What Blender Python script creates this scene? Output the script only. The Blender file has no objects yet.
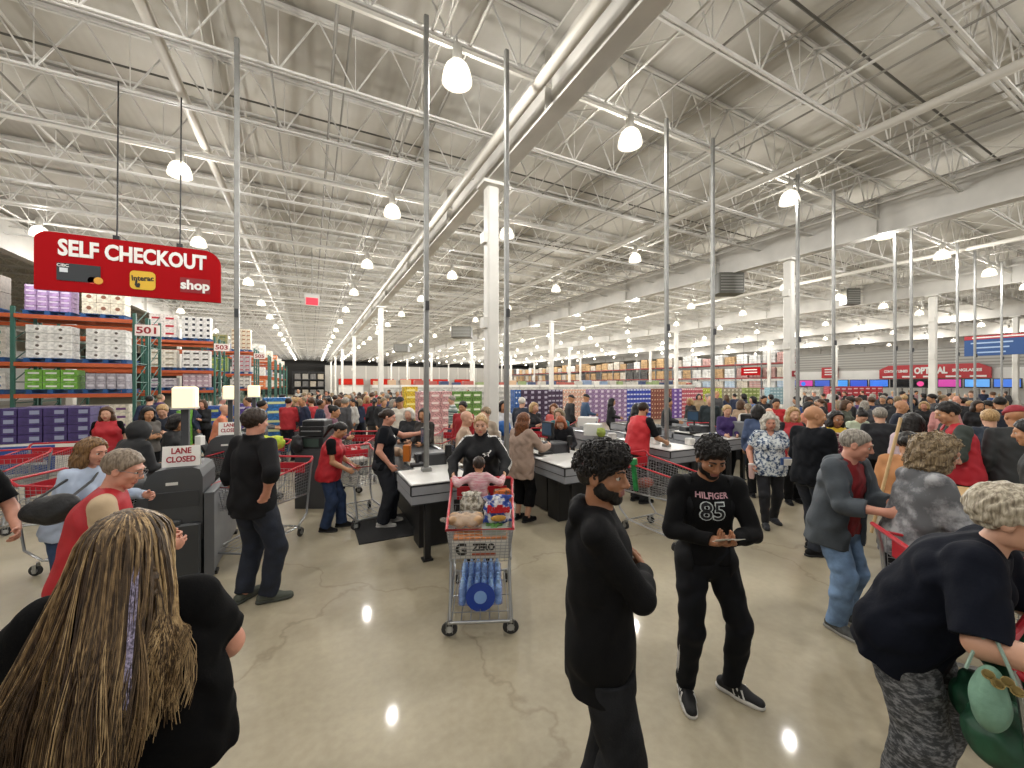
import bpy, math, random
import numpy as np
from mathutils import Vector, Matrix
from mathutils.bvhtree import BVHTree
SC = bpy.context.scene
COL = SC.collection
# ---------------------------------------------------------------- camera
CAM_H, FPX, YAW = 2.10, 395.0, math.radians(27.0)
SN, CS = math.sin(YAW), math.cos(YAW)
cam_data = bpy.data.cameras.new('camera')
cam_data.sensor_width = 36.0
cam_data.lens = FPX / 1024 * 36.0
cam_data.clip_end = 400
cam = bpy.data.objects.new('camera', cam_data)
COL.objects.link(cam)
cam.location = (0, 0, CAM_H)
cam.rotation_euler = (math.radians(90), 0, -YAW)
SC.camera = cam

def ground(px, depth):            # floor point seen in column px at a given depth
    cx = (px - 512) / FPX * depth
    return (cx * CS + depth * SN, -cx * SN + depth * CS)
def floor_at(px, py, h=0.0):      # point on the plane z=h
    d = (CAM_H - h) * FPX / (py - 384)
    return ground(px, d) + (d,)
def height_at(py, depth):
    return CAM_H - (py - 384) * depth / FPX
def depth_of(x, y):
    return x * SN + y * CS
def facing(deg_right_of_view):    # rotation_z for a figure built facing +y; 0 = away from camera, 90 = to the picture's right
    return -YAW - math.radians(deg_right_of_view)

# ---------------------------------------------------------------- world, exposure
world = bpy.data.worlds.new('world')
SC.world = world
world.use_nodes = True
world.node_tree.nodes['Background'].inputs[0].default_value = (1.0, 0.98, 0.95, 1)
world.node_tree.nodes['Background'].inputs[1].default_value = 0.5
SC.view_settings.view_transform = 'Standard'
SC.view_settings.look = 'None'
SC.view_settings.gamma = 1.0
SC.view_settings.use_curve_mapping = False
SC.view_settings.exposure = 0.24
cy = SC.cycles
cy.max_bounces = 5
cy.diffuse_bounces = 3
cy.glossy_bounces = 2
cy.transmission_bounces = 3
cy.transparent_max_bounces = 6
cy.caustics_reflective = False
cy.caustics_refractive = False
cy.sample_clamp_indirect = 4.0
try:
    cy.use_light_tree = True
    cy.use_denoising = True
except Exception:
    pass
LAMP_W = 170.0
LAMP_TINT = (1.0, 0.985, 0.955)

# ---------------------------------------------------------------- materials
def lin(c):
    if isinstance(c, str):
        c = c.lstrip('#')
        c = [int(c[i:i + 2], 16) / 255 for i in (0, 2, 4)]
    return tuple((v / 12.92 if v <= 0.04045 else ((v + 0.055) / 1.055) ** 2.4) for v in c[:3]) + (1.0,)
_MC = {}
def mat(col, rough=0.6, metal=0.0, var=0.0, scale=8.0, bump=0.0, bscale=40.0, emit=0.0, alpha=1.0, spec=0.5, trans=0.0, col2=None):
    key = (col if isinstance(col, str) else tuple(col), rough, metal, var, scale, bump, bscale, emit, alpha, spec, trans, col2)
    if key in _MC:
        return _MC[key]
    m = bpy.data.materials.new('m')
    m.use_nodes = True
    nt = m.node_tree
    b = nt.nodes['Principled BSDF']
    b.inputs['Base Color'].default_value = lin(col)
    b.inputs['Roughness'].default_value = rough
    b.inputs['Metallic'].default_value = metal
    b.inputs['Specular IOR Level'].default_value = spec
    if trans:
        b.inputs['Transmission Weight'].default_value = trans
    if alpha < 1:
        b.inputs['Alpha'].default_value = alpha
    if emit:
        b.inputs['Emission Color'].default_value = lin(col)
        b.inputs['Emission Strength'].default_value = emit
    if var or bump or col2:
        tc = nt.nodes.new('ShaderNodeTexCoord')
        n = nt.nodes.new('ShaderNodeTexNoise')
        n.inputs['Scale'].default_value = scale
        n.inputs['Detail'].default_value = 4
        nt.links.new(tc.outputs['Object'], n.inputs['Vector'])
        if var or col2:
            mx = nt.nodes.new('ShaderNodeMix')
            mx.data_type = 'RGBA'
            r = nt.nodes.new('ShaderNodeValToRGB')
            r.color_ramp.elements[0].position = 0.38
            r.color_ramp.elements[1].position = 0.62
            nt.links.new(n.outputs['Fac'], r.inputs['Fac'])
            nt.links.new(r.outputs['Color'], mx.inputs['Factor'])
            L = lin(col)
            if col2:
                mx.inputs['A'].default_value = L
                mx.inputs['B'].default_value = lin(col2)
            else:
                mx.inputs['A'].default_value = tuple(min(1, v * (1 - var)) for v in L[:3]) + (1,)
                mx.inputs['B'].default_value = tuple(min(1, v * (1 + var)) for v in L[:3]) + (1,)
            nt.links.new(mx.outputs['Result'], b.inputs['Base Color'])
        if bump:
            n2 = nt.nodes.new('ShaderNodeTexNoise')
            n2.inputs['Scale'].default_value = bscale
            n2.inputs['Detail'].default_value = 3
            nt.links.new(tc.outputs['Object'], n2.inputs['Vector'])
            bp = nt.nodes.new('ShaderNodeBump')
            bp.inputs['Strength'].default_value = bump
            bp.inputs['Distance'].default_value = 0.02
            nt.links.new(n2.outputs['Fac'], bp.inputs['Height'])
            nt.links.new(bp.outputs['Normal'], b.inputs['Normal'])
    _MC[key] = m
    return m

def nodes_mat():
    m = bpy.data.materials.new('m')
    m.use_nodes = True
    nt = m.node_tree
    return m, nt, nt.nodes['Principled BSDF'], (lambda t: nt.nodes.new('ShaderNode' + t)), nt.links.new

# ---------------------------------------------------------------- objects
def tag(o, label=None, cat=None, group=None, kind=None):
    if label: o['label'] = label
    if cat: o['category'] = cat
    if group: o['group'] = group
    if kind: o['kind'] = kind
    return o
def empty(name, loc=(0, 0, 0), rz=0.0, label=None, cat=None, group=None):
    o = bpy.data.objects.new(name, None)
    COL.objects.link(o)
    o.location = loc
    o.rotation_euler = (0, 0, rz)
    o.empty_display_size = 0.1
    return tag(o, label, cat, group)
def copy_tree(o, parent=None, **kw):
    c = o.copy()
    COL.objects.link(c)
    if parent: c.parent = parent
    for ch in list(KIDS.get(o.name, ())):
        copy_tree(ch, c)
    if kw: tag(c, **kw)
    return c
KIDS = {}
def link(o, parent=None):
    COL.objects.link(o)
    if parent is not None:
        o.parent = parent
        KIDS.setdefault(parent.name, []).append(o)
    return o
_orig_copy = copy_tree
def copy_tree(o, parent=None, **kw):
    c = o.copy()
    COL.objects.link(c)
    if parent is not None:
        c.parent = parent
        KIDS.setdefault(parent.name, []).append(c)
    for ch in list(KIDS.get(o.name, ())):
        copy_tree(ch, c)
    if kw: tag(c, **kw)
    return c

def unit(v):
    v = np.asarray(v, float)
    return v / (np.linalg.norm(v) + 1e-12)

class MB:
    """collects boxes, tubes, prisms and lathes into one mesh"""
    def __init__(self):
        self.v, self.f, self.m, self.mi = [], [], [], 0
    def mat(self, i):
        self.mi = i
        return self
    def add(self, verts, faces):
        o = len(self.v)
        self.v.extend([tuple(map(float, p)) for p in verts])
        self.f.extend([tuple(i + o for i in f) for f in faces])
        self.m.extend([self.mi] * len(faces))
        return self
    def box(self, c, s, rz=0.0, taper=1.0, ch=0.0):
        x, y, z = (k / 2 for k in s)
        cr, sr = math.cos(rz), math.sin(rz)
        if ch > 0:      # chamfered vertical edges + top edge
            ring = [(-x + ch, -y), (x - ch, -y), (x, -y + ch), (x, y - ch), (x - ch, y), (-x + ch, y), (-x, y - ch), (-x, -y + ch)]
            pts = []
            for zz, k in ((-z, 1), (z - ch, 1), (z, 1 - ch / max(min(x, y), 1e-6))):
                for a, b in ring:
                    a2, b2 = a * k, b * k
                    pts.append((c[0] + a2 * cr - b2 * sr, c[1] + a2 * sr + b2 * cr, c[2] + zz))
            fs = [tuple(reversed(range(8))), tuple(range(16, 24))]
            for l in (0, 8):
                for i in range(8):
                    j = (i + 1) % 8
                    fs.append((l + i, l + j, l + 8 + j, l + 8 + i))
            return self.add(pts, fs)
        pts = []
        for zz, t in ((-z, 1), (z, taper)):
            for a, b in ((-x, -y), (x, -y), (x, y), (-x, y)):
                a, b = a * t, b * t
                pts.append((c[0] + a * cr - b * sr, c[1] + a * sr + b * cr, c[2] + zz))
        return self.add(pts, [(3, 2, 1, 0), (4, 5, 6, 7), (0, 1, 5, 4), (1, 2, 6, 5), (2, 3, 7, 6), (3, 0, 4, 7)])
    def tube(self, pts, r, n=6, caps=True, r2=None):
        pts = [np.asarray(p, float) for p in pts]
        m = len(pts)
        rings = []
        prev = None
        for i in range(m):
            d = unit(pts[min(i + 1, m - 1)] - pts[max(i - 1, 0)])
            ref = np.array([0, 0, 1.0]) if abs(d[2]) < 0.9 else np.array([1.0, 0, 0])
            if prev is not None:
                u = prev - d * prev.dot(d)
                u = unit(u) if np.linalg.norm(u) > 1e-6 else unit(np.cross(ref, d))
            else:
                u = unit(np.cross(ref, d))
            prev = u
            w = np.cross(d, u)
            rr = r if r2 is None else r + (r2 - r) * i / (m - 1)
            rings.append([pts[i] + rr * (math.cos(2 * math.pi * (k + .5) / n) * u + math.sin(2 * math.pi * (k + .5) / n) * w) for k in range(n)])
        vs = [p for ring in rings for p in ring]
        fs = []
        for i in range(m - 1):
            for k in range(n):
                a, b = i * n + k, i * n + (k + 1) % n
                fs.append((a, b, b + n, a + n))
        if caps:
            fs.append(tuple(reversed(range(n))))
            fs.append(tuple((m - 1) * n + k for k in range(n)))
        return self.add(vs, fs)
    def lathe(self, prof, c=(0, 0, 0), n=20, axis='z'):
        vs = []
        for r, z in prof:
            for k in range(n):
                a = 2 * math.pi * k / n
                p = (r * math.cos(a), r * math.sin(a), z)
                if axis == 'x': p = (p[2], p[0], p[1])
                elif axis == 'y': p = (p[1], p[2], p[0])
                vs.append((c[0] + p[0], c[1] + p[1], c[2] + p[2]))
        fs = []
        for i in range(len(prof) - 1):
            for k in range(n):
                a, b = i * n + k, i * n + (k + 1) % n
                fs.append((a, b, b + n, a + n))
        if prof[0][0] > 1e-4: fs.append(tuple(reversed(range(n))))
        if prof[-1][0] > 1e-4: fs.append(tuple((len(prof) - 1) * n + k for k in range(n)))
        return self.add(vs, fs)
    def prism(self, poly, o, u, v, thick):
        """polygon poly (2D) in plane o + a*u + b*v, extruded by thick along u x v"""
        o, u, v = np.asarray(o, float), unit(u), unit(v)
        n = np.cross(u, v) * thick
        a = [o + p[0] * u + p[1] * v for p in poly]
        k = len(poly)
        vs = a + [p + n for p in a]
        fs = [tuple(reversed(range(k))), tuple(range(k, 2 * k))]
        fs += [(i, (i + 1) % k, k + (i + 1) % k, k + i) for i in range(k)]
        return self.add(vs, fs)
    def quad(self, a, b, c, d):
        return self.add([a, b, c, d], [(0, 1, 2, 3)])
    def mesh(self, name, mats, smooth=False):
        me = bpy.data.meshes.new(name)
        me.from_pydata(self.v, [], self.f)
        for m in (mats if isinstance(mats, (list, tuple)) else [mats]):
            me.materials.append(m)
        me.polygons.foreach_set('material_index', self.m)
        if smooth:
            me.polygons.foreach_set('use_smooth', [True] * len(self.f))
            try: me.set_sharp_from_angle(angle=math.radians(40))
            except Exception: pass
        me.update()
        return me
    def build(self, name, mats, parent=None, loc=(0, 0, 0), rz=0.0, smooth=False):
        o = bpy.data.objects.new(name, self.mesh(name, mats, smooth))
        o.location = loc
        o.rotation_euler = (0, 0, rz)
        return link(o, parent)

def text_mesh(s, size=0.1, ext=0.004, bold=0.0, align='CENTER', sx=1.0):
    cu = bpy.data.curves.new('lettering', 'FONT')
    cu.body = s
    cu.size = size
    cu.extrude = ext
    cu.offset = bold
    cu.align_x = align
    cu.align_y = 'CENTER'
    cu.resolution_u = 3
    ob = bpy.data.objects.new('lettering', cu)
    COL.objects.link(ob)
    dg = bpy.context.evaluated_depsgraph_get()
    me = bpy.data.meshes.new_from_object(ob.evaluated_get(dg))
    bpy.data.objects.remove(ob)
    if sx != 1.0:
        for v in me.vertices: v.co.x *= sx
    return me
def text(name, s, size, m, parent, loc, right, up, ext=0.004, bold=0.0, sx=1.0, align='CENTER', width=None):
    me = text_mesh(s, size, ext, bold, align, sx)
    if width:
        xs = [v.co.x for v in me.vertices]
        k = width / (max(xs) - min(xs))
        for v in me.vertices: v.co.x *= k
    me.materials.clear()
    me.materials.append(m)
    o = bpy.data.objects.new(name, me)
    r, u = Vector(right).normalized(), Vector(up).normalized()
    n = r.cross(u)
    M = Matrix((r, u, n)).transposed().to_4x4()
    M.translation = Vector(loc)
    o.matrix_local = M
    return link(o, parent)

M_STEEL = mat('#cfcdc8', .5, .0, .12, 1.2)
M_STEEL2 = mat('#cac7c0', .5, .0, .10, 1.0)
M_COLUMN = mat('#d6d3cb', .5, .0, .05, 2.0)
M_GALV = mat('#8f8f8c', .42, .6, .08, 6.0)
M_CONDUIT = mat('#8d8a83', .65, .1)
M_DARKPIPE = mat('#5c5a55', .5, .3)
# ================================================================ the hall
H_DECK, H_BOT, H_LAMP = 8.0, 6.95, 6.5
GX = [-21.2, -8.8, 3.45, 14.6, 26.7, 39.5, 52.0, 66.0]
Y0, Y1, XL, XR = -6.0, 92.0, -34.0, 66.0

def floor_material():
    m, nt, b, N, L = nodes_mat()
    tc = N('TexCoord')
    n1 = N('TexNoise'); n1.inputs['Scale'].default_value = 0.55; n1.inputs['Detail'].default_value = 8; n1.inputs['Roughness'].default_value = .62
    n2 = N('TexNoise'); n2.inputs['Scale'].default_value = 17.0; n2.inputs['Detail'].default_value = 6
    n3 = N('TexNoise'); n3.inputs['Scale'].default_value = 90.0; n3.inputs['Detail'].default_value = 2
    for n in (n1, n2, n3): L(tc.outputs['Object'], n.inputs['Vector'])
    mx = N('Mix'); mx.data_type = 'RGBA'
    mx.inputs['A'].default_value = lin('#958b75'); mx.inputs['B'].default_value = lin('#b8ae96')
    r = N('ValToRGB'); r.color_ramp.elements[0].position = 0.3; r.color_ramp.elements[1].position = 0.7
    L(n1.outputs['Fac'], r.inputs['Fac']); L(r.outputs['Color'], mx.inputs['Factor'])
    mx2 = N('Mix'); mx2.data_type = 'RGBA'; mx2.blend_type = 'MULTIPLY'; mx2.inputs['Factor'].default_value = 0.22
    r2 = N('ValToRGB'); r2.color_ramp.elements[0].position = 0.35; r2.color_ramp.elements[1].position = 0.65
    r2.color_ramp.elements[0].color = (.55, .52, .48, 1)
    L(n2.outputs['Fac'], r2.inputs['Fac']); L(mx.outputs['Result'], mx2.inputs['A']); L(r2.outputs['Color'], mx2.inputs['B'])
    # hairline cracks
    v = N('TexVoronoi'); v.feature = 'DISTANCE_TO_EDGE'; v.inputs['Scale'].default_value = 0.15
    n4 = N('TexNoise'); n4.inputs['Scale'].default_value = 1.7; n4.inputs['Detail'].default_value = 6
    va = N('VectorMath'); va.operation = 'ADD'
    vs = N('VectorMath'); vs.operation = 'SCALE'; vs.inputs['Scale'].default_value = 0.9
    L(tc.outputs['Object'], n4.inputs['Vector']); L(n4.outputs['Color'], vs.inputs[0]); L(vs.outputs[0], va.inputs[0]); L(tc.outputs['Object'], va.inputs[1])
    L(va.outputs[0], v.inputs['Vector'])
    rc = N('ValToRGB'); rc.color_ramp.elements[0].position = 0.0005; rc.color_ramp.elements[1].position = 0.0009
    rc.color_ramp.elements[0].color = (.78, .76, .74, 1)
    L(v.outputs['Distance'], rc.inputs['Fac'])
    mx3 = N('Mix'); mx3.data_type = 'RGBA'; mx3.blend_type = 'MULTIPLY'; mx3.inputs['Factor'].default_value = 1
    L(mx2.outputs['Result'], mx3.inputs['A']); L(rc.outputs['Color'], mx3.inputs['B'])
    # faint saw joints
    L(mx3.outputs['Result'], b.inputs['Base Color'])
    rr = N('MapRange'); rr.inputs['From Min'].default_value = .35; rr.inputs['From Max'].default_value = .65
    rr.inputs['To Min'].default_value = .36; rr.inputs['To Max'].default_value = .5
    L(n2.outputs['Fac'], rr.inputs['Value']); L(rr.outputs['Result'], b.inputs['Roughness'])
    bp = N('Bump'); bp.inputs['Strength'].default_value = .06; bp.inputs['Distance'].default_value = .01
    L(n3.outputs['Fac'], bp.inputs['Height']); L(bp.outputs['Normal'], b.inputs['Normal'])
    b.inputs['Specular IOR Level'].default_value = 0.35
    b.inputs['Coat Weight'].default_value = 0.22
    b.inputs['Coat Roughness'].default_value = 0.07
    return m
tag(MB().box(((XL + XR) / 2, (Y0 + Y1) / 2, -0.1), (XR - XL, Y1 - Y0, .2)).build('floor', floor_material()), kind='structure')

def deck_material():
    m, nt, b, N, L = nodes_mat()
    tc = N('TexCoord')
    n1 = N('TexNoise'); n1.inputs['Scale'].default_value = 0.35; n1.inputs['Detail'].default_value = 6
    L(tc.outputs['Object'], n1.inputs['Vector'])
    r = N('ValToRGB')
    r.color_ramp.elements[0].position = .28; r.color_ramp.elements[0].color = lin('#9d988d')
    r.color_ramp.elements[1].position = .62; r.color_ramp.elements[1].color = lin('#cdcac2')
    L(n1.outputs['Fac'], r.inputs['Fac']); L(r.outputs['Color'], b.inputs['Base Color'])
    w = N('TexWave'); w.wave_type = 'BANDS'; w.bands_direction = 'X'; w.inputs['Scale'].default_value = 2.0
    L(tc.outputs['Object'], w.inputs['Vector'])
    bp = N('Bump'); bp.inputs['Strength'].default_value = .12; bp.inputs['Distance'].default_value = .03
    L(w.outputs['Fac'], bp.inputs['Height']); L(bp.outputs['Normal'], b.inputs['Normal'])
    b.inputs['Roughness'].default_value = .7
    return m
tag(MB().box(((XL + XR) / 2, (Y0 + Y1) / 2, H_DECK + .1), (XR - XL, Y1 - Y0, .2)).build('ceiling', deck_material()), kind='structure')

# open web joists: one shared mesh per span
def joist_mesh(span):
    m = MB()
    t, bz = H_DECK - .06, H_BOT
    for dy in (-.035, .035):
        m.box((span / 2, dy, t), (span, .05, .045))
        m.box((span / 2, dy, bz), (span, .034, .034))
    n = int(round(span / 1.15))
    st = span / n
    for i in range(n):
        x0, x1, x2 = i * st, (i + .5) * st, (i + 1) * st
        m.tube([(x0, 0, t), (x1, 0, bz)], .015, 4, False)
        m.tube([(x1, 0, bz), (x2, 0, t)], .015, 4, False)
        m.tube([(x1, 0, bz), (x1, 0, t)], .009, 4, False)
    return m.mesh('joist', M_STEEL)
SPANS = {}
YJ = [y for y in np.arange(-4.6, Y1, 1.6667)]
for i in range(len(GX) - 1):
    me = joist_mesh(GX[i + 1] - GX[i])
    for y in YJ:
        if depth_of(GX[i + 1], y) < -1 or (i == 0 and y > 70): continue
        o = bpy.data.objects.new('roof_joist', me)
        o.location = (GX[i], y, 0)
        tag(link(o), kind='structure')
# main girders with flange, web and stiffeners
for gx in GX:
    g = MB()
    L_ = Y1 - Y0
    yc = (Y0 + Y1) / 2
    g.box((gx, yc, 6.40), (.30, L_, .045))
    g.box((gx, yc, 6.93), (.028, L_, 1.02))
    g.box((gx, yc, 7.44), (.30, L_, .045))
    for y in np.arange(Y0 + 1.2, Y1, 5.08):
        g.box((gx, y, 6.92), (.26, .02, 1.0))
    tag(g.build('roof_girder', M_STEEL2), kind='structure')
# columns
for gx in GX[1:-1]:
    for y in np.arange(7.75 - 15.0, Y1, 15.0):
        if y < 0: continue
        c = MB()
        c.box((0, 0, 3.15), (.26, .26, 6.3), ch=.03)
        c.box((0, 0, 6.34), (.5, .42, .07))
        c.box((0, 0, .55), (.34, .34, 1.1), ch=.03)
        for z in (5.2, 3.4):
            c.box((-.17, 0, z), (.09, .2, .22))
        tag(c.build('column', M_COLUMN, loc=(gx, y, 0)), kind='structure')
# bridging lines and pipe runs along the hall
for x in np.arange(GX[1] - 8, 64, 3.05):
    b_ = MB()
    b_.box((x, (Y0 + Y1) / 2, H_BOT + .04), (.035, Y1 - Y0, .035))
    b_.box((x + .3, (Y0 + Y1) / 2, H_DECK - .12), (.035, Y1 - Y0, .035))
    for q, y in enumerate(YJ[:-1]):
        if depth_of(x, y) < -1 or y > 62: continue
        b_.tube([(x + .15, y, H_BOT), (x + .15, YJ[q + 1], H_DECK - .1)], .012, 4, False)
        b_.tube([(x + .18, y, H_DECK - .1), (x + .18, YJ[q + 1], H_BOT)], .012, 4, False)
    tag(b_.build('roof_bridging', M_STEEL2), kind='structure')
def pipe(name, pts, r, m=None, n=10):
    tag(MB().tube(pts, r, n).build(name, m or M_STEEL, smooth=True), kind='structure')
pipe('sprinkler_main_pipe', [(-1.98, Y0, 7.1), (-1.98, Y1, 7.1)], .085, mat('#cfcbc2', .5))
pipe('sprinkler_main_pipe', [(9.3, Y0, 6.8), (9.3, Y1, 6.8)], .08, mat('#cfcbc2', .5))
pipe('sprinkler_main_pipe', [(3.05, Y0, 6.6), (3.05, Y1, 6.6)], .09, mat('#c8c3b8', .5))
pipe('sprinkler_main_pipe', [(3.85, Y0, 6.75), (3.85, Y1, 6.75)], .05, M_STEEL)
pipe('sprinkler_main_pipe', [(20.4, Y0, 6.8), (20.4, Y1, 6.8)], .08, mat('#cfcbc2', .5))
for y in np.arange(2.3, 70, 3.33):
    pipe('sprinkler_branch_pipe', [(-12, y, 7.25), (60, y, 7.25)], .024, M_STEEL, 6)
for x, z in ((1.5, 6.98), (1.66, 6.98), (2.05, 6.98), (2.2, 7.3), (.3, 6.98), (-.55, 6.98), (-3.3, 6.98), (-5.6, 7.0), (5.3, 6.98), (7.4, 6.98), (8.0, 7.0), (10.3, 6.98), (11.4, 7.0), (13.2, 6.98), (.35, 7.5), (.55, 7.5), (6.6, 7.45), (6.75, 7.45), (12.2, 7.5), (-4.8, 7.5)):
    pipe('conduit', [(x, Y0, z), (x, Y1, z)], .02, M_CONDUIT, 6)
for y, z, x0, x1 in ((3.1, 7.4, -10, 30), (8.9, 7.45, -8, 26), (12.8, 7.4, 2, 40)):
    pipe('conduit', [(x0, y, z), (x1, y, z)], .02, M_DARKPIPE, 6)
# lamp struts
for k in range(-1, 12):
    y = 5.35 + 5 * k
    tag(MB().box((18, y, 6.86), (58, .05, .05)).build('lamp_strut', mat('#d8d5cc', .5)), kind='structure')

# ---------------------------------------------------------------- walls
def wall_box(name, c, s, m):
    return tag(MB().box(c, s).build(name, m), kind='structure')
M_WALLW = mat('#f2f0ea', .7, var=.04, scale=.5)
def siding():
    m, nt, b, N, L = nodes_mat()
    tc = N('TexCoord')
    w = N('TexWave'); w.bands_direction = 'Z'; w.inputs['Scale'].default_value = .9
    L(tc.outputs['Object'], w.inputs['Vector'])
    r = N('ValToRGB'); r.color_ramp.elements[0].color = lin('#8f8c85'); r.color_ramp.elements[1].color = lin('#b5b2aa')
    r.color_ramp.elements[0].position = .3; r.color_ramp.elements[1].position = .6
    L(w.outputs['Fac'], r.inputs['Fac']); L(r.outputs['Color'], b.inputs['Base Color'])
    b.inputs['Roughness'].default_value = .5
    return m
wall_box('wall_right', (XR + .1, (Y0 + Y1) / 2, 1.95), (.2, Y1 - Y0, 3.9), M_WALLW)
wall_box('wall_right_siding', (XR + .14, (Y0 + Y1) / 2, 5.95), (.2, Y1 - Y0, 4.1), siding())
wall_box('wall_back', ((XL + XR) / 2, Y1 + .1, 4.0), (XR - XL, .2, 8.0), mat('#3b3936', .8, var=.1, scale=.3))
wall_box('wall_left', (XL - .1, (Y0 + Y1) / 2, 4.0), (.2, Y1 - Y0, 8.0), M_WALLW)
# pale service counter wall with red awnings at the far end
wall_box('wall_back_bakery', (33.0, 86.0, 2.9), (61, .3, 5.8), mat('#aeaaa2', .6))
for i, x in enumerate(np.arange(3.5, 44, 2.2)):
    tag(MB().box((0, 0, 0), (.16, .08, 3.0)).build('trim_bakery_mullion', mat('#d5d2ca', .5), loc=(x, 85.8, 4.3)), kind='structure')

# ---------------------------------------------------------------- high bay lamps
def hood_material():
    m, nt, b, N, L = nodes_mat()
    tr = N('BsdfTransparent'); em = N('Emission'); mx = N('MixShader')
    em.inputs['Color'].default_value = lin('#fff6e4'); em.inputs['Strength'].default_value = 2.2
    tr.inputs['Color'].default_value = (1, .98, .95, 1)
    mx.inputs[0].default_value = .55
    L(tr.outputs[0], mx.inputs[1]); L(em.outputs[0], mx.inputs[2]); L(mx.outputs[0], nt.nodes['Material Output'].inputs['Surface'])
    m.cycles.emission_sampling = 'NONE'
    return m
M_HOOD = hood_material()
hm = MB()
prof = [(.055, .0), (.115, -.025), (.16, -.075), (.19, -.15), (.208, -.235), (.214, -.29)]
hm.lathe(prof, n=20); hm.f.pop(); hm.f.pop(); hm.m.pop(); hm.m.pop()
ME_HOOD = hm.mesh('lamp_shade', M_HOOD, True)
ME_BULB = MB().lathe([(.0, -.27), (.06, -.24), (.08, -.18), (.06, -.1), (.03, -.03), (.0, -.02)], n=12).mesh('bulb', mat('#fff4dc', .5, emit=30.0), True)
ME_BULB.materials[0].cycles.emission_sampling = 'NONE'
ME_BALL = MB().lathe([(.0, .0), (.06, .0), (.075, .03), (.075, .2), (.05, .25), (.012, .27), (.012, .36), (0, .36)], n=12).mesh('ballast', mat('#b7b4ac', .5), True)
PL = bpy.data.lights.new('lamp_light', 'POINT')
PL.energy = LAMP_W
PL.color = LAMP_TINT
PL.shadow_soft_size = .10
def lamp(x, y, z=H_LAMP, lit=True, label=None, group=None):
    r = empty('high_bay_lamp', (x, y, z + .17), 0, label, 'ceiling lamp', group)
    for nm, me in (('lamp_shade', ME_HOOD), ('bulb', ME_BULB), ('ballast', ME_BALL)):
        link(bpy.data.objects.new(nm, me), r)
    if lit:
        l = bpy.data.objects.new('lamp_light', PL)
        l.location = (0, 0, -.33)
        link(l, r)
    return r
ROWX = [-7.0, -2.4, 1.85, 5.1, 10.1, 15.0, 19.2, 23.9, 28.8, 33.6, 38.5, 44.5, 51.0, 58.0]
ORD = ['first', 'second', 'third', 'fourth', 'fifth', 'sixth', 'seventh', 'eighth', 'ninth', 'tenth', 'eleventh', 'twelfth', 'thirteenth', 'fourteenth', 'fifteenth', 'sixteenth']
ROWN = {1: 'in the row above the left shelving aisle', 2: 'in the row left of the big white column', 3: 'in the row just right of the big white column',
        4: 'in the row between the paired checkout poles', 5: 'in the row above the right-hand checkout lanes'}
for i, x in enumerate(ROWX):
    kk = 0
    for k in range(-1, 16 if i < 12 else 9):
        y = 5.35 + 5.0 * k
        xx = x
        if (i, k) == (1, 2): xx = -3.1
        if (i, k) == (0, 2): y = 16.4
        d = depth_of(xx, y)
        cx = (xx * CS - y * SN)
        vis = d > .5 and abs(cx / d) < 1.32
        if not vis and (d > 12 or d < -6): continue
        if i == 0 and k < 2 and k != -1: pass
        lab = None
        if vis: kk += 1
        if vis and i in ROWN and kk <= 4:
            lab = 'bell lamp, %s from the front %s' % (ORD[kk - 1], ROWN[i])
            g = 'bell lamps hung from the roof'
        elif vis and k == 0:
            lab = 'glowing bell-shaped ceiling lamp of the frontmost cross row, %s from the left' % ORD[i]
            g = 'bell lamps hung from the roof'
        else:
            lab = 'small glowing bell-shaped ceiling lamp far off in the rows under the roof'
            g = 'distant bell lamps under the roof'
        lamp(xx, y, lit=True, label=lab, group=g)
# ================================================================ implicit surfaces -> one continuous mesh
def V3(*a): return np.array(a, float)
def cone(a, b, ra, rb=None, s=None, fx=1.0, fy=1.0, k=.02, cut=None, op=0):
    a, b = np.asarray(a, float), np.asarray(b, float)
    rb = ra if rb is None else rb
    ab = b - a
    L2 = max(float(ab.dot(ab)), 1e-9)
    u = ab / math.sqrt(L2)
    if s is not None:
        s = np.asarray(s, float)
        s = s - u * s.dot(u)
        s = s / (np.linalg.norm(s) + 1e-9)
    def fn(x, y, z):
        px, py, pz = x - a[0], y - a[1], z - a[2]
        t = np.clip((px * ab[0] + py * ab[1] + pz * ab[2]) / L2, 0, 1)
        qx, qy, qz = px - ab[0] * t, py - ab[1] * t, pz - ab[2] * t
        r = ra + (rb - ra) * t
        q2 = qx * qx + qy * qy + qz * qz
        if s is None:
            d = np.sqrt(q2) - r
        else:
            qs = qx * s[0] + qy * s[1] + qz * s[2]
            qa = qx * u[0] + qy * u[1] + qz * u[2]
            qn2 = np.maximum(q2 - qs * qs - qa * qa, 0)
            d = (np.sqrt(qs * qs / (fx * fx) + qn2 / (fy * fy) + qa * qa) - r) * min(fx, fy, 1.0)
        if cut is not None:
            c, n = cut
            d = np.maximum(d, (x - c[0]) * n[0] + (y - c[1]) * n[1] + (z - c[2]) * n[2])
        return d
    R = max(ra, rb) * max(fx, fy, 1.0) + k + .03
    return (op, fn, np.minimum(a, b) - R, np.maximum(a, b) + R, k)
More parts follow.
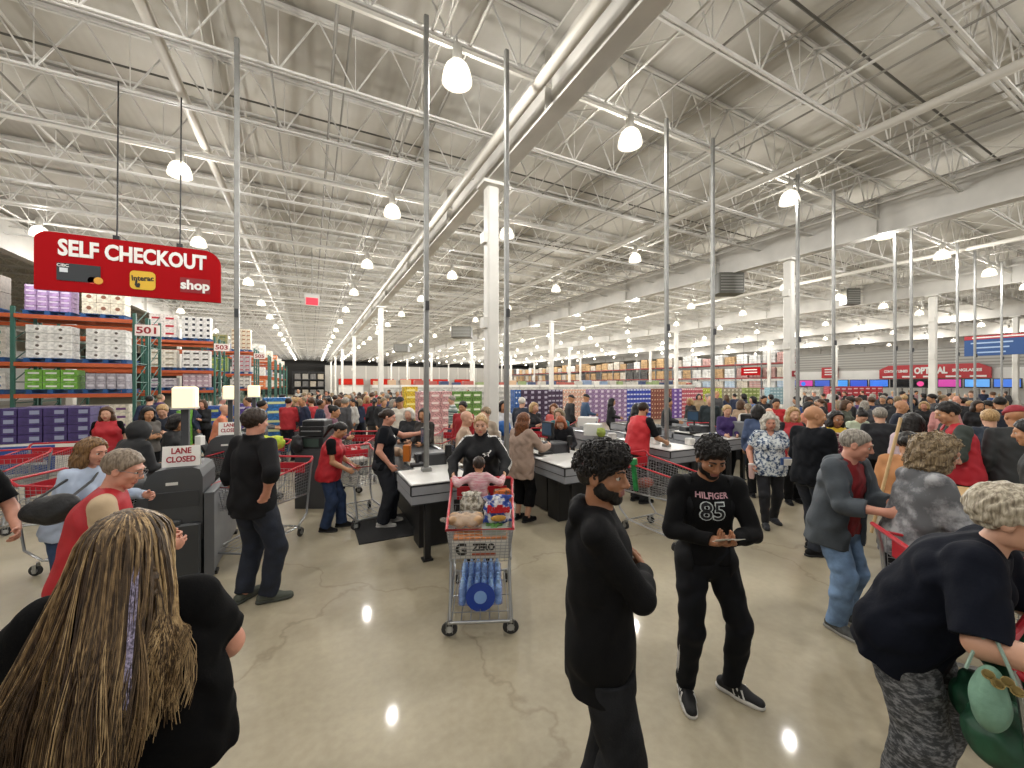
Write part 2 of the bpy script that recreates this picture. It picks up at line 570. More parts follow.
def ell(c, r, R=None, k=.02, op=0):
    c, r = np.asarray(c, float), np.asarray(r, float)
    def fn(x, y, z):
        px, py, pz = x - c[0], y - c[1], z - c[2]
        if R is not None:
            px, py, pz = (R[0, 0] * px + R[1, 0] * py + R[2, 0] * pz, R[0, 1] * px + R[1, 1] * py + R[2, 1] * pz, R[0, 2] * px + R[1, 2] * py + R[2, 2] * pz)
        k0 = np.sqrt((px / r[0]) ** 2 + (py / r[1]) ** 2 + (pz / r[2]) ** 2)
        k1 = np.sqrt((px / r[0] ** 2) ** 2 + (py / r[1] ** 2) ** 2 + (pz / r[2] ** 2) ** 2)
        return k0 * (k0 - 1) / np.maximum(k1, 1e-6)
    m = r.max() + k + .03
    return (op, fn, c - m, c + m, k)
def plane(c, n, k=.006, op=2):        # keeps the side away from n
    c, n = np.asarray(c, float), unit(n)
    return (op, lambda x, y, z: (x - c[0]) * n[0] + (y - c[1]) * n[1] + (z - c[2]) * n[2], None, None, k)
def field(fn, lo=None, hi=None, k=.006, op=2): return (op, fn, lo, hi, k)

def sdf_mesh(prims, vox, wr=0.0, wl=.07, seed=0, wdir=(1, 1, 1), bias=0.0):
    adds = [p for p in prims if p[0] == 0]
    lo = np.min([p[2] for p in adds], 0) + .025
    hi = np.max([p[3] for p in adds], 0) - .025
    n = np.ceil((hi - lo) / vox).astype(int) + 3
    lo = lo - vox
    ax = [(lo[i] + vox * np.arange(n[i])).astype(np.float32) for i in range(3)]
    F = np.full(n, .5, np.float32)
    for op, fn, pl, ph, k in prims:
        if pl is None:
            sl = [slice(0, n[i]) for i in range(3)]
        else:
            sl = [slice(max(0, int((pl[i] - lo[i]) / vox)), min(n[i], int((ph[i] - lo[i]) / vox) + 2)) for i in range(3)]
            if any(s_.stop <= s_.start for s_ in sl): continue
        x = ax[0][sl[0]][:, None, None]; y = ax[1][sl[1]][None, :, None]; z = ax[2][sl[2]][None, None, :]
        d = fn(x, y, z).astype(np.float32)
        f = F[tuple(sl)]
        if op == 1:
            h = np.maximum(k - np.abs(f + d), 0) / k
            F[tuple(sl)] = np.maximum(f, -d) + h * h * k * .25
        elif op == 2:
            h = np.maximum(k - np.abs(f - d), 0) / k
            F[tuple(sl)] = np.maximum(f, d) + h * h * k * .25
        else:
            h = np.maximum(k - np.abs(f - d), 0) / k
            F[tuple(sl)] = np.minimum(f, d) - h * h * k * .25
    if wr:
        x = ax[0][:, None, None] * wdir[0]; y = ax[1][None, :, None] * wdir[1]; z = ax[2][None, None, :] * wdir[2]
        q = 2 * math.pi / wl
        s1, s2, s3 = 1.3 * seed + .4, 2.1 * seed + 1.7, .7 * seed + 3.1
        wx = .6 * np.sin(q * .47 * z + s1) + .4 * np.sin(q * .61 * y + s2)
        wy = .6 * np.sin(q * .53 * x + s2) + .4 * np.sin(q * .39 * z + s3)
        F = F - bias + wr * (np.sin(q * (.75 * x + .35 * z) + 1.9 * wx + s3) * .55 + np.sin(q * (.6 * y - .5 * z) + 1.9 * wy + s1) * .55).astype(np.float32)
    return surface_nets(F, lo, vox)
def surface_nets(F, lo, vox):
    n = np.array(F.shape)
    neg = F < 0
    cnt = np.zeros(n - 1, np.int8)
    for i in (0, 1):
        for j in (0, 1):
            for k in (0, 1):
                cnt += neg[i:n[0] - 1 + i, j:n[1] - 1 + j, k:n[2] - 1 + k]
    I = np.argwhere((cnt > 0) & (cnt < 8))
    if len(I) == 0: return np.zeros((0, 3)), np.zeros((0, 4), int)
    idx = np.full(n - 1, -1, np.int32)
    idx[I[:, 0], I[:, 1], I[:, 2]] = np.arange(len(I))
    P = np.zeros((len(I), 3)); C = np.zeros(len(I))
    corners = [(i, j, k) for i in (0, 1) for j in (0, 1) for k in (0, 1)]
    val = {c: F[I[:, 0] + c[0], I[:, 1] + c[1], I[:, 2] + c[2]] for c in corners}
    for c in corners:
        for a in range(3):
            if c[a] == 0:
                d = list(c); d[a] = 1; d = tuple(d)
                v0, v1 = val[c], val[d]
                m = (v0 < 0) != (v1 < 0)
                t = np.where(m, v0 / np.where(m, v0 - v1, 1), 0)
                pt = np.array(c, float)[None, :].repeat(len(I), 0)
                pt[:, a] += t
                P[m] += pt[m]; C[m] += 1
    P = P / C[:, None]
    verts = lo + (I + P) * vox
    quads = []
    for a in range(3):
        b, c = (a + 1) % 3, (a + 2) % 3
        s0 = [slice(None)] * 3; s1 = [slice(None)] * 3
        s0[a] = slice(0, n[a] - 1); s1[a] = slice(1, n[a])
        x0, x1 = neg[tuple(s0)], neg[tuple(s1)]
        E = np.argwhere(x0 != x1)
        E = E[(E[:, b] > 0) & (E[:, c] > 0) & (E[:, b] < n[b] - 1) & (E[:, c] < n[c] - 1)]
        fl = x0[E[:, 0], E[:, 1], E[:, 2]]
        def at(db, dc):
            e = E.copy(); e[:, b] -= db; e[:, c] -= dc
            return idx[e[:, 0], e[:, 1], e[:, 2]]
        q = np.stack([at(1, 1), at(0, 1), at(0, 0), at(1, 0)], 1)
        q[~fl] = q[~fl][:, ::-1]
        quads.append(q)
    q = np.concatenate(quads)
    return verts, q[(q >= 0).all(1)]

def np_mesh(name, verts, quads, mats, mi=None):
    me = bpy.data.meshes.new(name)
    nv, nf = len(verts), len(quads)
    me.vertices.add(nv)
    me.vertices.foreach_set('co', np.asarray(verts, np.float32).ravel())
    me.loops.add(nf * 4)
    me.loops.foreach_set('vertex_index', np.asarray(quads, np.int32).ravel())
    me.polygons.add(nf)
    me.polygons.foreach_set('loop_start', np.arange(0, nf * 4, 4, dtype=np.int32))
    me.polygons.foreach_set('loop_total', np.full(nf, 4, np.int32))
    me.polygons.foreach_set('use_smooth', np.ones(nf, bool))
    for m in (mats if isinstance(mats, (list, tuple)) else [mats]): me.materials.append(m)
    if mi is not None: me.polygons.foreach_set('material_index', mi.astype(np.int32))
    me.update()
    me.validate()
    return me
def blob(name, prims, m, parent, vox, mi_fn=None, **kw):
    v, q = sdf_mesh(prims, vox, **kw)
    if len(q) == 0: return None
    mi = None
    if mi_fn is not None:
        c = v[q].mean(1)
        mi = mi_fn(c)
    o = bpy.data.objects.new(name, np_mesh(name, v, q, m, mi))
    return link(o, parent)

# ================================================================ people
def rot(axis, deg):
    return np.array(Matrix.Rotation(math.radians(deg), 3, Vector(axis)))
def ik(a, t, l1, l2, pole):
    d = t - a
    L = min(np.linalg.norm(d), (l1 + l2) * .995)
    u = unit(d)
    p = pole - u * np.dot(pole, u)
    p = unit(p)
    x = (l1 * l1 - l2 * l2 + L * L) / (2 * L)
    h = math.sqrt(max(l1 * l1 - x * x, 0))
    return a + u * x + p * h, a + u * L

SKIN = {'fair': mat('#c99a80', .5, var=.04, scale=20), 'pink': mat('#c98f78', .5, var=.05, scale=20), 'tan': mat('#b5835f', .5, var=.05, scale=20),
        'brown': mat('#9a6a4c', .5, var=.05, scale=20), 'dark': mat('#6a4632', .5, var=.05, scale=20), 'olive': mat('#b98a68', .5, var=.05, scale=20)}
LIP = {k: mat(c, .45) for k, c in dict(fair='#b06a5c', pink='#a8604f', tan='#8e5544', brown='#85504a', dark='#52302a', olive='#9a6150').items()}
M_EYE = mat('#d9d3cb', .25)
M_IRIS = mat('#2a1d16', .2)
def hair_mat(c, c2):
    m, nt, b, N, L = nodes_mat()
    tc = N('TexCoord'); mp = N('Mapping'); mp.inputs['Scale'].default_value = (1, 1, .16)
    n = N('TexNoise'); n.inputs['Scale'].default_value = 95; n.inputs['Detail'].default_value = 3
    L(tc.outputs['Object'], mp.inputs['Vector']); L(mp.outputs[0], n.inputs['Vector'])
    r = N('ValToRGB'); r.color_ramp.elements[0].position = .35; r.color_ramp.elements[1].position = .65
    r.color_ramp.elements[0].color = lin(c); r.color_ramp.elements[1].color = lin(c2)
    L(n.outputs['Fac'], r.inputs['Fac']); L(r.outputs['Color'], b.inputs['Base Color'])
    bp = N('Bump'); bp.inputs['Strength'].default_value = .5; bp.inputs['Distance'].default_value = .008
    L(n.outputs['Fac'], bp.inputs['Height']); L(bp.outputs['Normal'], b.inputs['Normal'])
    b.inputs['Roughness'].default_value = .45; b.inputs['Specular IOR Level'].default_value = .35
    return m
HAIR = dict(black=hair_mat('#0c0a09', '#1d1816'), darkbrown=hair_mat('#1c130d', '#35251a'), brown=hair_mat('#3a2719', '#5d422c'), auburn=hair_mat('#47260f', '#7c4a26'),
            blond=hair_mat('#8b6a41', '#c9a878'), ash=hair_mat('#5b4c3a', '#9b8768'), grey=hair_mat('#6b645b', '#a39c90'), silver=hair_mat('#9a9284', '#d0c8b8'), white=hair_mat('#b9b3a8', '#e0dbd0'), ginger=hair_mat('#6e351a', '#a8592e'))

class Person:
    def __init__(s, H, vox, label, at, turn, sex='m', w=1.0, belly=0.0, bust=0.0, lean=0.0, side=0.0, twist=0.0, head=(0, 0, 0), rh=None, lh=None,
                 rpole=None, lpole=None, rf=(.0, .0), lf=(.0, .0), rfy=-8, lfy=8, crouch=0.0, hips=(0, 0), skin='fair', rhand=None, lhand=None, arm=1.0, leg=1.0, group=None, detail=True, hs=1.0, cat='person', turn_abs=None, lift_l=0, lift_r=0):
        s.H, s.vox, s.sex, s.w, s.skin, s.detail = H, vox, sex, w, skin, detail
        s.seed = (hash_str(label) % 97) / 9.7
        s.root = empty('person', (at[0], at[1], 0), turn_abs if turn_abs is not None else facing(turn), label, cat, group)
        S = H
        s.belly, s.bust, s.arm, s.leg = belly, bust, arm, leg
        hipc = V3(hips[0] * S, (hips[1] - .02 - .0022 * max(lean, -3)) * S, (.525 - crouch) * S)
        R = rot((1, 0, 0), -lean) @ rot((0, 1, 0), side)
        up, fwd, rt = R @ V3(0, 0, 1), R @ V3(0, 1, 0), R @ V3(1, 0, 0)
        T = rot(up, twist)
        s.rt2, s.fw2 = T @ rt, T @ fwd
        s.up, s.fwd, s.rt = up, fwd, rt
        Rl = rot((1, 0, 0), -lean * .45)
        s.hipc = hipc
        s.waist = hipc + .10 * S * (Rl @ V3(0, 0, 1))
        s.chest = s.waist + .115 * S * up
        s.neck = s.chest + .105 * S * up
        shw = (.104 if sex == 'm' else .091) * S * (.55 + .45 * w)
        sc = s.chest + .072 * S * up
        s.sh = {1: sc + s.rt2 * shw, -1: sc - s.rt2 * shw}
        s.hip = {i: hipc + V3(i * .052 * S * (.5 + .5 * w), 0, -.01 * S) for i in (1, -1)}
        # head
        Rh = rot((0, 0, 1), -head[0]) @ rot((1, 0, 0), -head[1] - lean * .35) @ rot((0, 1, 0), head[2])
        s.Rh = Rh
        s.u = (H / 1.75) ** .5 * hs
        nb = s.neck
        s.hc = nb + (.045 * S) * (.6 * up + .4 * (Rh @ V3(0, 0, 1))) + .062 * (s.u) * (Rh @ V3(0, .18, 1)) + fwd * .01
        # arms
        s.el, s.wr = {}, {}
        for i, tgt, pole in ((1, rh, rpole), (-1, lh, lpole)):
            if tgt is None: tgt = (.035, .03, -.30)
            if len(tgt) == 4: t = V3(*tgt[:3]) * S
            else: t = s.sh[i] + (s.rt2 * (i * tgt[0]) + V3(s.fw2[0], s.fw2[1], 0) * tgt[1] + V3(0, 0, tgt[2])) * S
            if pole is None: pole = (.35, -1, -.25)
            pv = s.rt2 * (i * pole[0]) + V3(s.fw2[0], s.fw2[1], 0) * pole[1] + V3(0, 0, pole[2])
            s.el[i], s.wr[i] = ik(s.sh[i], t, .172 * S, .150 * S, pv)
        s.handspec = {1: rhand or {}, -1: lhand or {}}
        # legs
        s.kn, s.an, s.fy = {}, {}, {1: rfy, -1: lfy}
        for i, ft, lf_ in ((1, rf, lift_r), (-1, lf, lift_l)):
            t = V3(i * (.058 + ft[0]) * S, ft[1] * S - .01 * S, .045 * S + lf_ * S)
            fyv = V3(math.sin(-math.radians(s.fy[i])), math.cos(math.radians(s.fy[i])), 0)
            s.kn[i], s.an[i] = ik(s.hip[i], t, .245 * S, .24 * S, fyv)
    # ---- primitive sets (g inflates)
    def L(s, p): return s.hc + s.u * (s.Rh @ np.asarray(p, float))
    def torso(s, g=0.0, k=.03):
        S, w = s.H, s.w
        f = s.sex == 'f'
        P = []
        hw = (.050 if f else .040) * S * w
        P.append(cone(s.hipc - s.rt * hw, s.hipc + s.rt * hw, (.070 if f else .064) * S * (.6 + .4 * w) + g, k=k))
        P.append(cone(s.hipc, s.waist, .064 * S * (.5 + .5 * w) + g, .056 * S * (.5 + .5 * w) + g, s.rt, (1.28 if f else 1.36) * (.5 + .5 * w), .98, k))
        P.append(cone(s.waist, s.chest, .056 * S * (.5 + .5 * w) + g, .064 * S * (.6 + .4 * w) + g, s.rt2, (1.24 if f else 1.42) * (.5 + .5 * w), 1.0, k))
        P.append(cone(s.chest, s.chest + s.up * .05 * S, .064 * S * (.6 + .4 * w) + g, .05 * S * (.6 + .4 * w) + g, s.rt2, 1.45 * (.6 + .4 * w), .95, k))
        P.append(cone(s.sh[-1] * .9 + s.sh[1] * .1 - s.up * .006 * S, s.sh[1] * .9 + s.sh[-1] * .1 - s.up * .006 * S, .028 * S * (.6 + .4 * w) + g * .8, k=k))
        for i in (1, -1):
            P.append(cone(s.neck - s.up * .012 * S, s.sh[i] * .80 + s.sh[-i] * .20 + s.up * .002 * S, .026 * S + g * .6, .024 * S + g * .7, k=k))
            P.append(ell(s.hipc + s.rt * i * .042 * S * w - s.fwd * .026 * S - V3(0, 0, .012 * S), V3(.052, .050, .062) * S * (.4 + .6 * w) + g, k=k))
            if s.bust:
                P.append(ell(s.chest + s.rt2 * i * .045 * S * w + s.fw2 * (.042 * S * w) - s.up * .012 * S, V3(.047, .05, .05) * S * s.bust + g, k=.025))
        if s.belly:
            P.append(ell(s.waist + s.fwd * .03 * S - s.up * .03 * S, V3(.078 * w, .06 + s.belly * .06, .095) * S + g, k=.04))
        return P
    def neckp(s, g=0.0):
        a = .031 if s.sex == 'f' else .036
        return [cone(s.neck - s.up * .02 * s.H, s.L((0, -.012, -.05)), a * s.H + g, (a - .003) * s.H + g, k=.02)]
    def armp(s, i, g=0.0, upto=2.0, k=.02, taper=0.0):
        S, a = s.H, s.arm
        P = []
        ra, rb, rc = .0275 * S * a, .0225 * S * a, .0155 * S * (.6 + .4 * a)
        d1, d2 = s.el[i] - s.sh[i], s.wr[i] - s.el[i]
        if upto < 1:
            e = s.sh[i] + d1 * upto
            P.append(cone(s.sh[i], e, ra + g, ra + (rb - ra) * upto + g + taper, k=k, cut=(e, unit(d1))))
        else:
            P.append(cone(s.sh[i], s.el[i], ra + g, rb + g, k=k))
            k = k * .5
            t = min(upto - 1, 1)
            e = s.el[i] + d2 * t
            c = (e, unit(d2)) if upto < 2.0 or g > 0 else None
            r_e = rb + (rc - rb) * t + g + taper
            P.append(cone(s.el[i], s.el[i] + d2 * min(t, .45), rb + g, rb * .95 + g if t > .3 else rb + g, k=k, cut=c))
            P.append(cone(s.el[i], e, rb + g, r_e, k=k, cut=c))
        return P
    def handp(s, i):
        S = s.H / 1.75
        sp = s.handspec[i]
        f = unit(s.wr[i] - s.el[i])
        if 'f' in sp: f = unit(s.rt * sp['f'][0] + V3(0, 1, 0) * sp['f'][1] + V3(0, 0, 1) * sp['f'][2])
        n = s.rt * (-i) if 'n' not in sp else V3(*sp['n'])
        n = unit(n - f * np.dot(n, f))
        th = unit(np.cross(f, n)) if i == 1 else unit(np.cross(n, f))
        curl = sp.get('curl', (28, 30))
        w = s.wr[i]
        P = [cone(w - f * .02 * S, w + f * .02 * S, .024 * S, .027 * S, th, 1.1, .75, k=.015),
             cone(w + f * .025 * S, w + f * .072 * S, .030 * S, .033 * S, th, 1.18, .46, k=.014)]
        q = {1: 1, -1: 1}[i]
        for j, (o, l) in enumerate(((.032, .068), (.011, .078), (-.011, .073), (-.031, .058))):
            b = w + f * (.092 - .004 * abs(j - 1)) * S + th * o * S
            c1 = math.radians(curl[0] + 4 * j); c2 = math.radians(curl[0] + curl[1] + 5 * j); c3 = math.radians(curl[0] + 1.75 * curl[1] + 5 * j)
            p = b - f * .012 * S
            rr = .0092 * S
            for cc, ll in ((c1, .45), (c2, .33), (c3, .27)):
                d = f * math.cos(cc) + n * math.sin(cc) + th * o * .9 * math.cos(cc)
                e = p + d * l * ll * S * 1.05
                P.append(cone(p, e, rr, rr * .93, k=.004))
                p = e; rr *= .93
        tb = w + f * .03 * S + th * .026 * S + n * .006 * S
        td = unit(f * .62 + th * sp.get('tout', .62) + n * .45)
        e = tb + td * .042 * S
        P.append(cone(tb, e, .0135 * S, .0112 * S, k=.01))
        P.append(cone(e, e + unit(f * .85 + th * .2 + n * .45) * .033 * S, .0108 * S, .0088 * S, k=.004))
        return P
    def legp(s, i, g=0.0, upto=2.0, flare=0.0, k=.025):
        S, l = s.H, s.leg
        P = []
        d1, d2 = s.kn[i] - s.hip[i], s.an[i] - s.kn[i]
        ra, rb, rc = .057 * S * l, .037 * S * l, .024 * S * (.5 + .5 * l)
        if upto < 1:
            e = s.hip[i] + d1 * upto
            return [cone(s.hip[i], e, ra + g, ra + (rb - ra) * upto + g + flare, k=k, cut=(e, unit(d1)))]
        P.append(cone(s.hip[i], s.kn[i], ra + g, rb + g + flare * .3, k=k))
        t = upto - 1
        e = s.kn[i] + d2 * t
        c = (e, unit(d2)) if upto < 2 or flare or g else None
        P.append(cone(s.kn[i], e, rb + g + flare * .3, rb + (rc - rb) * t + g + flare, k=k, cut=c))
        bk = V3(math.sin(math.radians(s.fy[i])), -math.cos(math.radians(s.fy[i])), 0)
        if t > .6: P.append(cone(s.kn[i] + d2 * .12 + bk * .012 * S, s.kn[i] + d2 * .45 + bk * .008 * S, .034 * S * l + g, .026 * S * l + g, k=k))
        return P
    def headp(s):
        L, u, R = s.L, s.u, s.Rh
        f = s.sex == 'f'
        E = lambda c, r, k=.012, op=0: ell(L(c), V3(*r) * u, R, k * u, op)
        C = lambda a, b, ra, rb, k=.01: cone(L(a), L(b), ra * u, rb * u, k=k * u)
        P = [E((0, -.014, .032), (.076, .097, .088), .02), E((0, .022, -.025), (.060, .068, .082), .02), E((0, .058, -.093), (.024 if f else .029, .024, .020), .02)]
        for i in (1, -1):
            P += [E((i * .044, .012, -.058), (.020, .042, .036) if not f else (.017, .04, .034), .02), E((i * .041, .056, -.022), (.024, .022, .02), .02),
                  E((i * .077, -.008, -.004), (.011, .021, .033), .006), E((i * .087, -.001, -.002), (.006, .011, .018), .005, 1)]
        P.append(C((-.034, .080, .027), (.034, .080, .027), .011 if f else .013, .011 if f else .013, .018))
        for i in (1, -1): P.append(E((i * .031, .097, .007), (.018, .016, .012), .012, 1))
        P += [C((0, .086, .018), (0, .106, -.026), .008, .0125, .012)]
        for i in (1, -1): P.append(E((i * .012, .095, -.031), (.009, .011, .008), .006))
        P += [C((-.019, .082, -.056), (.019, .082, -.056), .0075, .0075, .006), C((-.015, .083, -.067), (.015, .083, -.067), .0085, .0085, .006)]
        for i in (1, -1): P.append(C((i * .020, .0865, .0145), (i * .043, .0775, .0125), .0052, .0048, .005))
        P.append(E((0, .10, -.0615), (.024, .012, .0016), .003, 1))
        return P
    def body(s, hands=True, feet=True):
        P = s.torso(0) + s.neckp()
        for i in (1, -1):
            P += s.armp(i) + s.legp(i)
            P.append(cone(s.an[i] + V3(0, 0, 0), s.an[i] + V3(math.sin(-math.radians(s.fy[i])) * .08, math.cos(math.radians(s.fy[i])) * .08, -.025 * s.H), .02 * s.H, .015 * s.H, k=.02))
            if hands: P += s.handp(i)
        P += s.headp()
        hi = V3(*s.hc)
        Ri, u, hc = s.Rh.T, s.u, s.hc
        def mi(c):
            l = ((c - hc) @ s.Rh) / u
            return ((np.abs(l[:, 0]) < .023) & (l[:, 1] > .074) & (l[:, 2] > -.074) & (l[:, 2] < -.0505)).astype(int)
        s.ob = blob('body', P, [SKIN[s.skin], LIP[s.skin]], s.root, s.vox, mi)
        if s.detail:
            for i in (1, -1):
                e = MB()
                e.mat(0).lathe([(0, -.0125), (.006, -.011), (.0108, -.0062), (.0125, 0), (.0108, .0062), (.0085, .0092)], n=14, axis='z')
                e.mat(1).lathe([(.0085, .0092), (.004, .0118), (0, .0124)], n=14)
                o = e.build('eye', [M_EYE, M_IRIS], s.root, smooth=True)
                # look along the head's forward axis
                M = Matrix((Vector(s.Rh[:, 0]), Vector(-s.Rh[:, 2]), Vector(s.Rh[:, 1]))).transposed().to_4x4()
                M = M @ Matrix.Scale(s.u, 4)
                M.translation = Vector(s.L((i * .031, .0755, .006)))
                o.matrix_local = M
        return s.ob
    def brows(s, m, t=.0045):
        for i in (1, -1):
            pts = [s.L((i * .012, .0965, .028)), s.L((i * .03, .0955, .034)), s.L((i * .049, .081, .029))]
            MB().tube(pts, t * s.u, 6, True, t * .5 * s.u).build('eyebrow', m, s.root, smooth=True)
    # ---- clothing
    def shirt(s, m, name='shirt', sleeve=.62, g=.012, hem=.0, flare=0.0, k=.03, wr=.0035, wl=.085, neck=.0, extra=None, open_=0.0, vneck=0.0, sg=None, collar=0.0, vox=None, mi_fn=None, hemz=None):
        S = s.H
        P = s.torso(g, k)
        if flare:
            P.append(cone(s.chest, s.hipc - unit(s.up * .4 + V3(0, 0, .6)) * (.03 + hem) * S, .064 * S * (.6 + .4 * s.w) + g, .072 * S * (.5 + .5 * s.w) + g + flare, s.rt, 1.4 * (.5 + .5 * s.w), 1.05, k))
        elif hem > .02:
            P.append(cone(s.hipc, s.hipc - s.up * hem * S, .066 * S * (.5 + .5 * s.w) + g, .068 * S * (.5 + .5 * s.w) + g, s.rt, 1.4 * (.5 + .5 * s.w), 1.05, k))
        P.append(plane(s.hipc - unit(s.up * .4 + V3(0, 0, .6)) * (hem + .0) * S if hemz is None else V3(0, 0, hemz), -(s.up * .5 + V3(0, 0, .5)) if hemz is None else V3(0, 0, -1)))
        sg = g if sg is None else sg
        for i in (1, -1):
            if sleeve > 0: P += s.armp(i, sg, sleeve, .03, .006 if sleeve < 1 else 0)
        if sleeve == 0:
            for i in (1, -1): P.append(ell(s.sh[i] + s.rt2 * i * .03 * S, V3(.034, .058, .062) * S, k=.01, op=1))
        if collar:
            P.append(cone(s.neck - s.up * .02 * S, s.neck + s.up * collar * S, .043 * S + g * .4, .040 * S + g * .4, k=.015, cut=(s.neck + s.up * collar * S, s.up)))
        else:   # neckline
            P.append(cone(s.neck + s.up * (.028 - neck) * S + s.fwd * .012, s.neck + s.up * .09 * S, .040 * S, .045 * S, k=.008, op=1))
        if vneck:
            P.append(cone(s.neck + s.fw2 * .05 * S, s.neck + s.fw2 * .075 * S - s.up * vneck * S, .035 * S, .006 * S, k=.008, op=1))
        if open_:
            c0, r_, f_ = s.chest, s.rt2, s.fw2
            P.append(field(lambda x, y, z: -np.maximum(np.abs((x - c0[0]) * r_[0] + (y - c0[1]) * r_[1] + (z - c0[2]) * r_[2]) - open_, -((x - c0[0]) * f_[0] + (y - c0[1]) * f_[1] + (z - c0[2]) * f_[2])), k=.012))
        if extra: P += extra
        return blob(name, P, m, s.root, vox or s.vox, mi_fn, wr=wr, wl=wl, seed=s.seed)
    def trousers(s, m, name='trousers', upto=2.02, g=.012, flare=.012, wr=.004, wl=.1, top=.07, extra=None):
        S, w = s.H, s.w
        P = [p for p in s.torso(g)[:3]] + s.torso(g)[5:7:2]
        for i in (1, -1):
            P.append(ell(s.hipc + s.rt * i * .042 * S * w - s.fwd * .026 * S - V3(0, 0, .012 * S), V3(.052, .050, .062) * S * (.4 + .6 * w) + g, k=.025))
        Q = P[:2] + P[-2:]
        for i in (1, -1): Q += s.legp(i, g, upto, flare)
        Q.append(plane(s.hipc + s.up * top * S, s.up))
        if extra: Q += extra
        return blob(name, Q, m, s.root, s.vox, wr=wr, wl=wl, seed=s.seed + 2)
    def skirt(s, m, name='skirt', length=.2, g=.015, r=.09):
        S = s.H
        e = s.hipc - V3(0, 0, length * S)
        P = s.torso(g)[:2] + [cone(s.hipc, e, .07 * S, r * S, s.rt, 1.25, 1.0, k=.03, cut=(e, V3(0, 0, -1))), plane(s.hipc + s.up * .07 * S, s.up)]
        return blob(name, P, m, s.root, s.vox, wr=.004, seed=s.seed)
    def shoes(s, m, sole, name='shoe', stripes=None, low=False):
        S = s.H / 1.75
        for i in (1, -1):
            a = math.radians(s.fy[i])
            f, r = V3(-math.sin(a), math.cos(a), 0), V3(math.cos(a), math.sin(a), 0)
            b = V3(s.an[i][0], s.an[i][1], s.an[i][2] - .045 * s.H)
            P = [cone(b - f * .055 * S + V3(0, 0, .045 * S), b + f * .06 * S + V3(0, 0, .045 * S), .042 * S, .043 * S, r, .9, .95, k=.02),
                 cone(b + f * .05 * S + V3(0, 0, .04 * S), b + f * .165 * S + V3(0, 0, .030 * S), .044 * S, .034 * S, r, 1.02, .8, k=.03)]
            if not low: P.append(cone(b + V3(0, 0, .06 * S) - f * .01, b + V3(0, 0, .105 * S) - f * .018 * S, .04 * S, .041 * S, k=.02, cut=(b + V3(0, 0, .105 * S), V3(0, 0, 1))))
            P.append(plane(b + V3(0, 0, .014 * S), V3(0, 0, -1)))
            o = blob(name, P, m, s.root, min(s.vox, .009))
            Q = [cone(b - f * .06 * S + V3(0, 0, .013 * S), b + f * .16 * S + V3(0, 0, .013 * S), .044 * S, .040 * S, r, .98, 1.0, k=.01), cone(b + f * .05 * S + V3(0, 0, .013 * S), b + f * .12 * S + V3(0, 0, .013 * S), .05 * S, .046 * S, k=.02),
                 plane(b + V3(0, 0, .027 * S), V3(0, 0, 1), .004), plane(b + V3(0, 0, .001), V3(0, 0, -1), .003)]
            blob('sole', Q, sole, o, min(s.vox, .008))
            if stripes:
                for sd in (1, -1):
                    for j in range(3):
                        c = b + f * (.035 + .028 * j) * S
                        MB().tube([c + r * sd * .047 * S + V3(0, 0, .03 * S), c - f * .02 * S + r * sd * .036 * S + V3(0, 0, .075 * S)], .006 * S, 6).build('stripe', stripes, o)
    # ---- hair
    def hair(s, m, style='short', vol=0.0, length=.25, wr=None, name='hair', wl=None, line=0.0):
        L, u, R = s.L, s.u, s.Rh
        E = lambda c, r, k=.02, op=0: ell(L(c), V3(*r) * u, R, k * u, op)
        C = lambda a, b, ra, rb, k=.03, fx=1.0, fy=1.0, sx=(1, 0, 0): cone(L(a), L(b), ra * u, rb * u, s.Rh @ V3(*sx), fx, fy, k * u)
        PL_ = lambda c, n, k=.012: plane(L(c), s.Rh @ V3(*n), k * u)
        v = vol
        cap = [E((0, -.016, .038), (.084 + v, .106 + v, .092 + v))]
        kw = dict(wr=.003 if wr is None else wr, wl=.03 if wl is None else wl)
        if style == 'short':
            P = cap + [PL_((0, .02 + line * .3, -.002), (0, .755, -.655)), PL_((0, .02, -.004), (0, .46, -.888))]
        elif style == 'quiff':     # dense curly mop piled on top, cropped sides
            P = [E((0, -.018, .03), (.085, .106, .09)), E((0, .004, .088 + v * .4), (.076 + v, .092 + v, .052 + v * .7)), E((0, .055, .098), (.052, .042, .032)),
                 PL_((0, .025, .0), (0, .66, -.75)), PL_((0, .02, -.004), (0, .46, -.888))]
        elif style == 'receding':
            P = [E((0, -.02, .03), (.080, .098, .088)), PL_((0, -.005, .0), (0, .80, -.6)), PL_((0, .02, -.004), (0, .46, -.888))]
        elif style == 'long':
            P = cap + [PL_((0, .028, .03), (0, .80, -.6))]
            for i in (1, -1):
                P += [C((i * .062, -.01, .03), (i * .078, -.015, -.09), .034 + v, .036 + v, fx=.8), C((i * .072, -.02, -.06), (i * .085, -.035, -length), .04 + v, .03, fx=.9, fy=1.2)]
            P += [C((0, -.07, .02), (0, -.09, -.1), .06 + v, .05 + v, fx=1.3), C((0, -.085, -.08), (0, -.10, -length - .01), .05 + v, .035, fx=1.7, fy=.9)]
        elif style == 'bob':
            P = cap + [PL_((0, .028, .03), (0, .80, -.6))]
            for i in (1, -1):
                P += [C((i * .066, .0, .04), (i * .076, .005, -.06), .034 + v, .034 + v, fx=.8), C((i * .07, -.04, .0), (i * .066, -.045, -.08), .04 + v, .034 + v)]
            P += [C((0, -.075, .03), (0, -.085, -.09), .06 + v, .05 + v, fx=1.25)]
        elif style in ('bun', 'pony', 'lowbun'):
            P = [E((0, -.016, .036), (.081, .102, .09)), PL_((0, .028, .012), (0, .755, -.655)), PL_((0, .02, -.01), (0, .46, -.888))]
